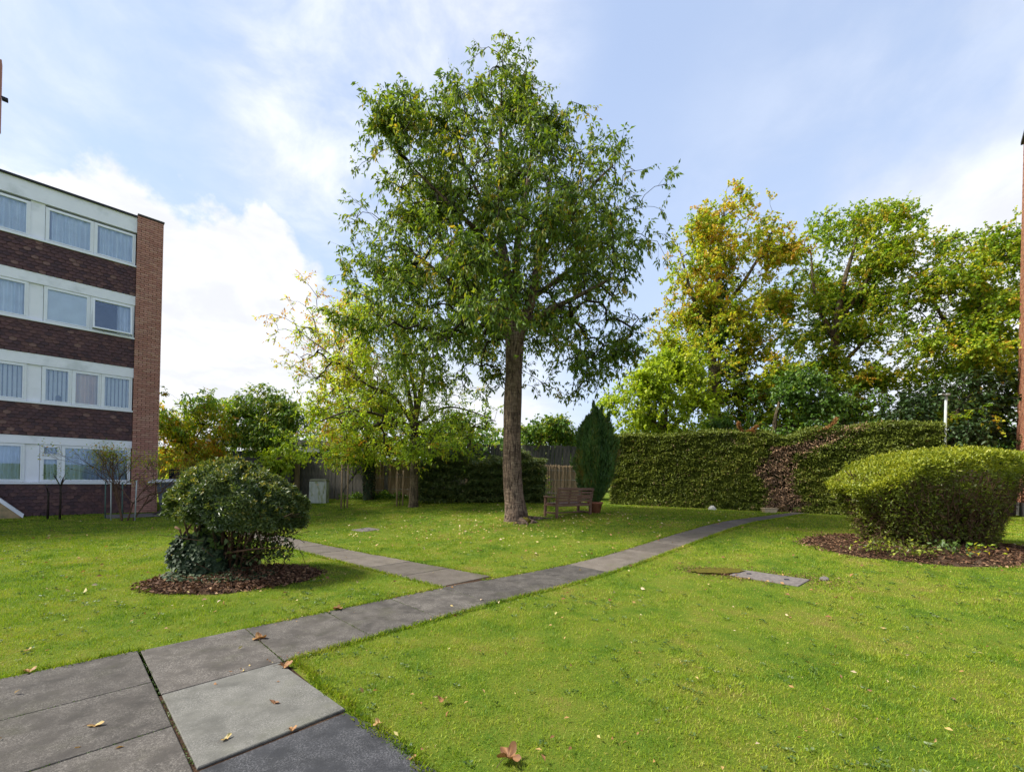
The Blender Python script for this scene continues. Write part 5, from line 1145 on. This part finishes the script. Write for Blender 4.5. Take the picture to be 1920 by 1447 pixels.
for (x, y, m_, mt, lb) in ((7.05, 7.62, 110, 'leaf_privet', 'light green low plant in front of the clipped bush'), (7.75, 7.72, 90, 'weed', 'leafy green weed at the foot of the clipped bush'), (6.75, 8.05, 150, 'leaf_privet', 'low creeping plant at the left foot of the clipped bush'), (8.1, 7.5, 26, 'leaf_orange', 'small yellow leaved plant at the front edge of the right bed')):
    P = np.stack([rng.normal(0, .22, m_), rng.normal(0, .12, m_), rng.uniform(.04, .26, m_)], 1); o = empty('low_plant', gz((x, y)) + Vector((0, 0, .05))); tag(o, lb, 'plant'); mobj('foliage', leaf_mesh('foliage', P, rng.normal(size=(m_, 3)) + [0, -.3, .2], .075, .042, rng.uniform(0, .9, m_), M[mt]), o, 'stuff')
    S_ = P[::5]; mobj('stems', seg_mesh('stems', S_ * [.4, .4, 0] - [0, 0, .05], S_, .004, .002, M['twig'], 3), o, 'stuff')

# ------------------------------------------------------------------ grass: real blades, thinning and widening with distance
def scatter(n, d0, d1, side=1.8, pw=1.0):
    d = d0 * (d1 / d0) ** rng.uniform(0, 1, n) if pw == 1 else (d0 ** (1 - pw + 1) + rng.uniform(0, 1, n) * (d1 ** (2 - pw) - d0 ** (2 - pw))) ** (1 / (2 - pw))
    w_ = d * 1.20 + side; return rng.uniform(-1, 1, n) * w_, d
def open_lawn(x, y, g=.012):
    m = ~paved(x, y, g) & ~in_bed(x, y, BED_L, .97) & ~in_bed(x, y, BED_R, .97)
    u = x * PX + y * PY; v = -x * PY + y * PX
    m &= ~((v > WF - .05) & (u < 2.75)) & ~((v > 18.2) & (v < 19.65) & (u > 1.2) & (u < 3.4)) & ~((v < -2.75) & (u > 19.5) & (u < 29.2))
    hx = (x - HA[0]) * hd[0] + (y - HA[1]) * hd[1]; hy2 = (x - HA[0]) * -hd[1] + (y - HA[1]) * hd[0]; m &= ~((hy2 > .1) & (hx > -.3) & (hx < hl))
    m &= ~((np.abs(x - .15) < .3) & (np.abs(y - 13.35) < .3))
    m &= ~((vn(x * 2.6 + 40, y * 2.6 + 40, 15) * .7 + vn(x * 9 + 40, y * 9 + 40, 16) * .3 > .68) & (rng.uniform(size=len(x)) < .45)); return m
def blades(name, n, d0, d1, h, wd, pw, two):
    x, y = scatter(n, d0, d1, pw=pw); k = open_lawn(x, y); x, y = x[k], y[k]; n = len(x); d = y
    tuft = vn(x * 1.7 + 50, y * 1.7 + 50, 17); tuft2 = vn(x * 7 + 50, y * 7 + 50, 18)
    hh = h * (.48 + .60 * tuft ** 1.5 + .50 * tuft2 ** 2) * rng.uniform(.45, 1.25, n); ww = wd * np.maximum(1, d / 3.6) * rng.uniform(.7, 1.3, n)
    a = rng.uniform(0, 6.283, n); lx, ly = np.cos(a), np.sin(a); ln = rng.uniform(.15, 1.1, n)
    b_ = rng.uniform(0, 6.283, n); sx, sy = np.cos(b_) * ww * .5, np.sin(b_) * ww * .5; z = terr(x, y) - .004
    t = np.clip(rng.normal(.5, .24, n) + (rng.uniform(size=n) < .06) * .6 - .38 * (tuft2 - .35) - .22 * (tuft - .5), 0, 1.2)
    if two:
        V = np.empty((n, 5, 3), np.float32); m1 = .55
        V[:, 0] = np.stack([x - sx, y - sy, z], 1); V[:, 1] = np.stack([x + sx, y + sy, z], 1)
        mx, my = x + lx * ln * hh * .35, y + ly * ln * hh * .35
        V[:, 2] = np.stack([mx + sx * .8, my + sy * .8, z + hh * m1], 1); V[:, 3] = np.stack([mx - sx * .8, my - sy * .8, z + hh * m1], 1)
        V[:, 4] = np.stack([x + lx * ln * hh, y + ly * ln * hh, z + hh * (1 - .3 * ln)], 1); q = (np.arange(n) * 5)[:, None]
        F = np.concatenate([q + [0, 1, 2], q + [0, 2, 3], q + [3, 2, 4]], 1).reshape(-1, 3); rep = 5
    else:
        V = np.empty((n, 3, 3), np.float32); V[:, 0] = np.stack([x - sx, y - sy, z], 1); V[:, 1] = np.stack([x + sx, y + sy, z], 1); V[:, 2] = np.stack([x + lx * ln * hh * .8, y + ly * ln * hh * .8, z + hh * (1 - .25 * ln)], 1)
        F = (np.arange(n * 3)).reshape(-1, 3); rep = 3
    return tag(mobj('grass', np_mesh('grass', V.reshape(-1, 3), F, M['grass'], tint=np.repeat(t, rep)), None, 'stuff'), 'short bright green lawn grass', 'grass')
blades('grass', 190000, 1.55, 4.2, .036, .0036, .6, True)
blades('grass', 380000, 4.1, 10.5, .040, .0044, 1.3, False)
blades('grass', 300000, 10.4, 24, .045, .0058, 1.3, False)
# taller fringe hanging over the paving edges
def fringe():
    pts = []
    for u in np.arange(1.45, 19, .012): pts += [UW(u, path_l(u) - .0), UW(u, path_r(u) + .0)]
    for u in np.arange(-1.2, .6, .012): pts.append(UW(u, 5.07))
    for v in np.arange(5.05, 19, .02): pts += [UW(br_hi(v), v), UW(br_lo(v), v)]
    for v in np.arange(.3, 3.95, .01): pts.append(UW(1.46 + .02 * math.sin(v * 9), v))
    P = np.array(pts); P = P[(P[:, 1] > 1.4)]; P = P[~((P[:, 0] * PX + P[:, 1] * PY > 3.9) & (P[:, 0] * PX + P[:, 1] * PY < 4.9) & (np.abs(-P[:, 0] * PY + P[:, 1] * PX - 5.05) < .1))]
    P = np.repeat(P, 7, 0); n = len(P); P = P + rng.normal(0, .022, P.shape); P[:, 2] = terr(P[:, 0], P[:, 1])
    D = np.stack([rng.normal(size=n) * .55, rng.normal(size=n) * .55, 1 + 0 * P[:, 0]], 1)
    h = .055 * rng.uniform(.4, 1.2, n); tag(mobj('grass', leaf_mesh('grass', P, D, h, .005 * np.maximum(1, P[:, 1] / 4), rng.normal(.45, .2, n), M['grass'], droop=.3, wide=.3), None, 'stuff'), 'longer grass along the paving edges', 'grass')
fringe()
# broad-leaved weeds and clover in the turf
def weeds(n, d0, d1, sz):
    x, y = scatter(n, d0, d1, pw=1.0); cl_ = np.sin(x * 1.3 + 2 * np.sin(y * .9)) * np.sin(y * 1.7 + x * .6) > .05; k = open_lawn(x, y, -.03) & (cl_ | (rng.uniform(size=n) < .2)); x, y = x[k], y[k]; per = 9; n = len(x)
    c = np.repeat(np.stack([x, y, terr(x, y) + .012], 1), per, 0); m = len(c); a = rng.uniform(0, 6.283, m); c += np.stack([np.cos(a) * .02, np.sin(a) * .02, rng.uniform(0, .018, m)], 1) * sz * 22
    D = np.stack([np.cos(a), np.sin(a), rng.uniform(.1, .7, m)], 1)
    tag(mobj('weeds', leaf_mesh('weeds', c, D, sz * rng.uniform(.6, 1.3, m), sz * .62, np.repeat(rng.normal(.45, .25, n), per), M['weed'], droop=.1), None, 'stuff'), 'clover and broad leaved weeds in the lawn', 'weeds')
weeds(1300, 1.7, 6, .022); weeds(1300, 5, 12, .030)
# fallen leaves
def litter(n, d0, d1, L, W):
    x, y = scatter(n, d0, d1, pw=1.1); u = x * PX + y * PY; v = -x * PY + y * PX
    k = open_lawn(x, y) | (paved(x, y) & (rng.uniform(size=n) < .35)); k &= ~((u < 2.7) & (v > 19.8)); x, y = x[k], y[k]; n = len(x)
    pv = paved(x, y); z = terr(x, y) + np.where(pv, .020, .034); D = np.stack([rng.normal(size=n), rng.normal(size=n), rng.normal(0, .25, n)], 1)
    s = rng.uniform(.5, 1.4, n); tag(mobj('fallen_leaves', leaf_mesh('fallen_leaves', np.stack([x, y, z], 1), D, L * s, W * s, rng.uniform(0, 1, n), M['dead_leaf'], droop=-.15, fold=.5), None, 'stuff'), 'small fallen autumn leaves scattered over lawn and paving', 'fallen leaves')
litter(300, 1.7, 6, .038, .017); litter(900, 5, 21, .06, .034)
nn_ = 900; uu = rng.uniform(.6, 19, nn_); e_ = rng.choice([0, 1], nn_); vv_ = np.where(e_ == 0, path_l(uu) - np.abs(rng.normal(0, .05, nn_)), path_r(uu) + np.abs(rng.normal(0, .05, nn_)))
k_ = vn(uu * 1.6, uu * 0 + e_ * 3.3, 12) > .55; uu, vv_ = uu[k_], vv_[k_]; XX = np.array([UW(a, b) for a, b in zip(uu, vv_)]); XX[:, 2] = terr(XX[:, 0], XX[:, 1]) + .022; DD = rng.normal(size=XX.shape) * [1, 1, .3]
tag(mobj('fallen_leaves', leaf_mesh('fallen_leaves', XX, DD, .030 * rng.uniform(.5, 1.3, len(XX)), .014, rng.beta(1.2, 2.2, len(XX)), M['dead_leaf'], droop=-.2), None, 'stuff'), 'small brown leaves gathered along the path edges', 'fallen leaves')
cx_, cy2 = rng.normal(.4, 2.6, 700), rng.normal(12.6, 1.8, 700); XX = np.stack([cx_, cy2, terr(cx_, cy2) + .045], 1); k_ = open_lawn(cx_, cy2)
tag(mobj('fallen_leaves', leaf_mesh('fallen_leaves', XX[k_], (rng.normal(size=XX.shape) * [1, 1, .3])[k_], .075 * rng.uniform(.5, 1.2, k_.sum()), .04, rng.uniform(.3, 1, k_.sum()), M['dead_leaf'], droop=-.2), None, 'stuff'), 'yellowed leaves dropped around the big cherry tree', 'fallen leaves')
def big_leaf(label, loc, size, lobes, tint, rz, curl=.35, z=.03):
    r_ = random.Random(int(abs(loc[0] * 1000) + loc[1] * 77)); n = 40; rings = 4; V = [(0, 0, 0)]
    for i in range(1, rings + 1):
        f = i / rings
        for k in range(n):
            th = 2 * math.pi * k / n; o = (.50 + .50 * abs(math.cos(lobes * th / 2)) ** 1.3 * (1 - .14 * abs(math.sin(lobes * 2.5 * th)))) * (1 - .35 * (abs(th - math.pi) < .35)) if lobes > 1 else 1 / math.sqrt((math.cos(th)) ** 2 + (math.sin(th) / .36) ** 2)
            x, y = math.cos(th) * f * o, math.sin(th) * f * o; V.append((x, y, curl * (f ** 2) * (.45 + .45 * math.sin(2 * th + 1) + .18 * math.sin(5 * th)) + .10 * math.cos(lobes * th) * f + .03 * r_.uniform(-1, 1)))
    F = [(0, 1 + k, 1 + (k + 1) % n) for k in range(n)] + [(1 + i * n + k, 1 + (i + 1) * n + k, 1 + (i + 1) * n + (k + 1) % n, 1 + i * n + (k + 1) % n) for i in range(rings - 1) for k in range(n)]
    size *= .80; V = np.array(V) * size; t = np.clip(tint + .15 * np.sin(np.arctan2(V[:, 1], V[:, 0]) * lobes * 1.5) + rng.normal(0, .05, len(V)), 0, 1)
    rt = empty('fallen_leaf', (loc[0], loc[1], float(terr(*loc)) + z), rz); tag(rt, label, 'fallen leaf', 'larger dry leaves lying near the paving')
    mobj('leaf_blade', np_mesh('leaf_blade', V, F, M['dead_leaf'], tint=t, smooth=True), rt)
    s = MB(); s.tube([(-.02 * size, 0, 0), (-size * .8, size * .1, .01), (-size * 1.5, size * .05, .0)], size * .022, 5); s.obj('stalk', M['twig'], rt)
big_leaf('large crumpled brown maple leaf on the grass at the bottom edge', (.02, 2.50), .095, 5, .12, 1.0, .65, .04)
big_leaf('curled orange brown leaf on the paving nearest the left lawn', (-2.40, 4.22), .085, 3, .38, 2.2, .5, .02)
big_leaf('crumpled pinkish leaf at the corner where pale slab meets lawn', (-1.84, 3.62), .075, 5, .25, .3, .5, .03)
big_leaf('brown leaf on the left grass edge where the path narrows', (-2.02, 5.16), .075, 5, .2, 1.5, .4, .03)
big_leaf('slim tan leaf on the dark slab at far left', (-2.57, 2.74), .055, 1, .62, .3, .3, .02)
big_leaf('small pale leaf at the left edge of the pale slab', (-1.68, 2.63), .042, 1, .75, 1.2, .4, .026)
big_leaf('small brown leaf at the tarmac end of the pale slab', (-1.34, 2.74), .036, 3, .3, .5, .5, .026)
big_leaf('dark twig like leaf in the middle of the pale slab', (-1.62, 3.05), .05, 1, .05, 2.9, .3, .026)
big_leaf('orange leaf at the edge of the tarmac by the grass', (-.53, 2.50), .032, 1, .45, .8, .3, .02)
big_leaf('leaf lying on the grass right of the tarmac edge', (-.82, 2.80), .045, 3, .55, 2.0, .5, .04)
big_leaf('brown curled leaf in the grass in front of the path junction', (-.46, 3.12), .05, 3, .28, 2.6, .6, .035)
big_leaf('dry leaf on the grass margin at the far left edge', (-3.74, 3.42), .055, 3, .35, .9, .4, .03)
# moss and weeds in the slab joints
P = []
for (u0, v0, u1, v1, k) in ((.562, 2.9, .562, 5.0, 160), (1.39, 3.96, 1.39, 5.0, 170), (2.22, 3.97, 2.22, 5.02, 150), (3.05, 3.97, 3.05, 5.02, 150), (3.88, 3.97, 3.88, 5.02, 120), (-.28, 2, -.28, 5, 120), (-1, 3.43, .55, 3.43, 200), (-1, 4.24, .55, 4.24, 120)):
    for _ in range(k):
        t = random.random() ** 1.5 if random.random() < .5 else random.random(); P.append(UW(u0 + (u1 - u0) * t + random.gauss(0, .006), v0 + (v1 - v0) * t + random.gauss(0, .006), .008))
P = np.array(P); n = len(P); tag(mobj('joint_moss', leaf_mesh('joint_moss', P, rng.normal(size=(n, 3)) * [.8, .8, .3] + [0, 0, .7], .014, .007, rng.uniform(.0, .5, n), M['weed']), None, 'stuff'), 'moss and grit in the paving joints', 'moss')
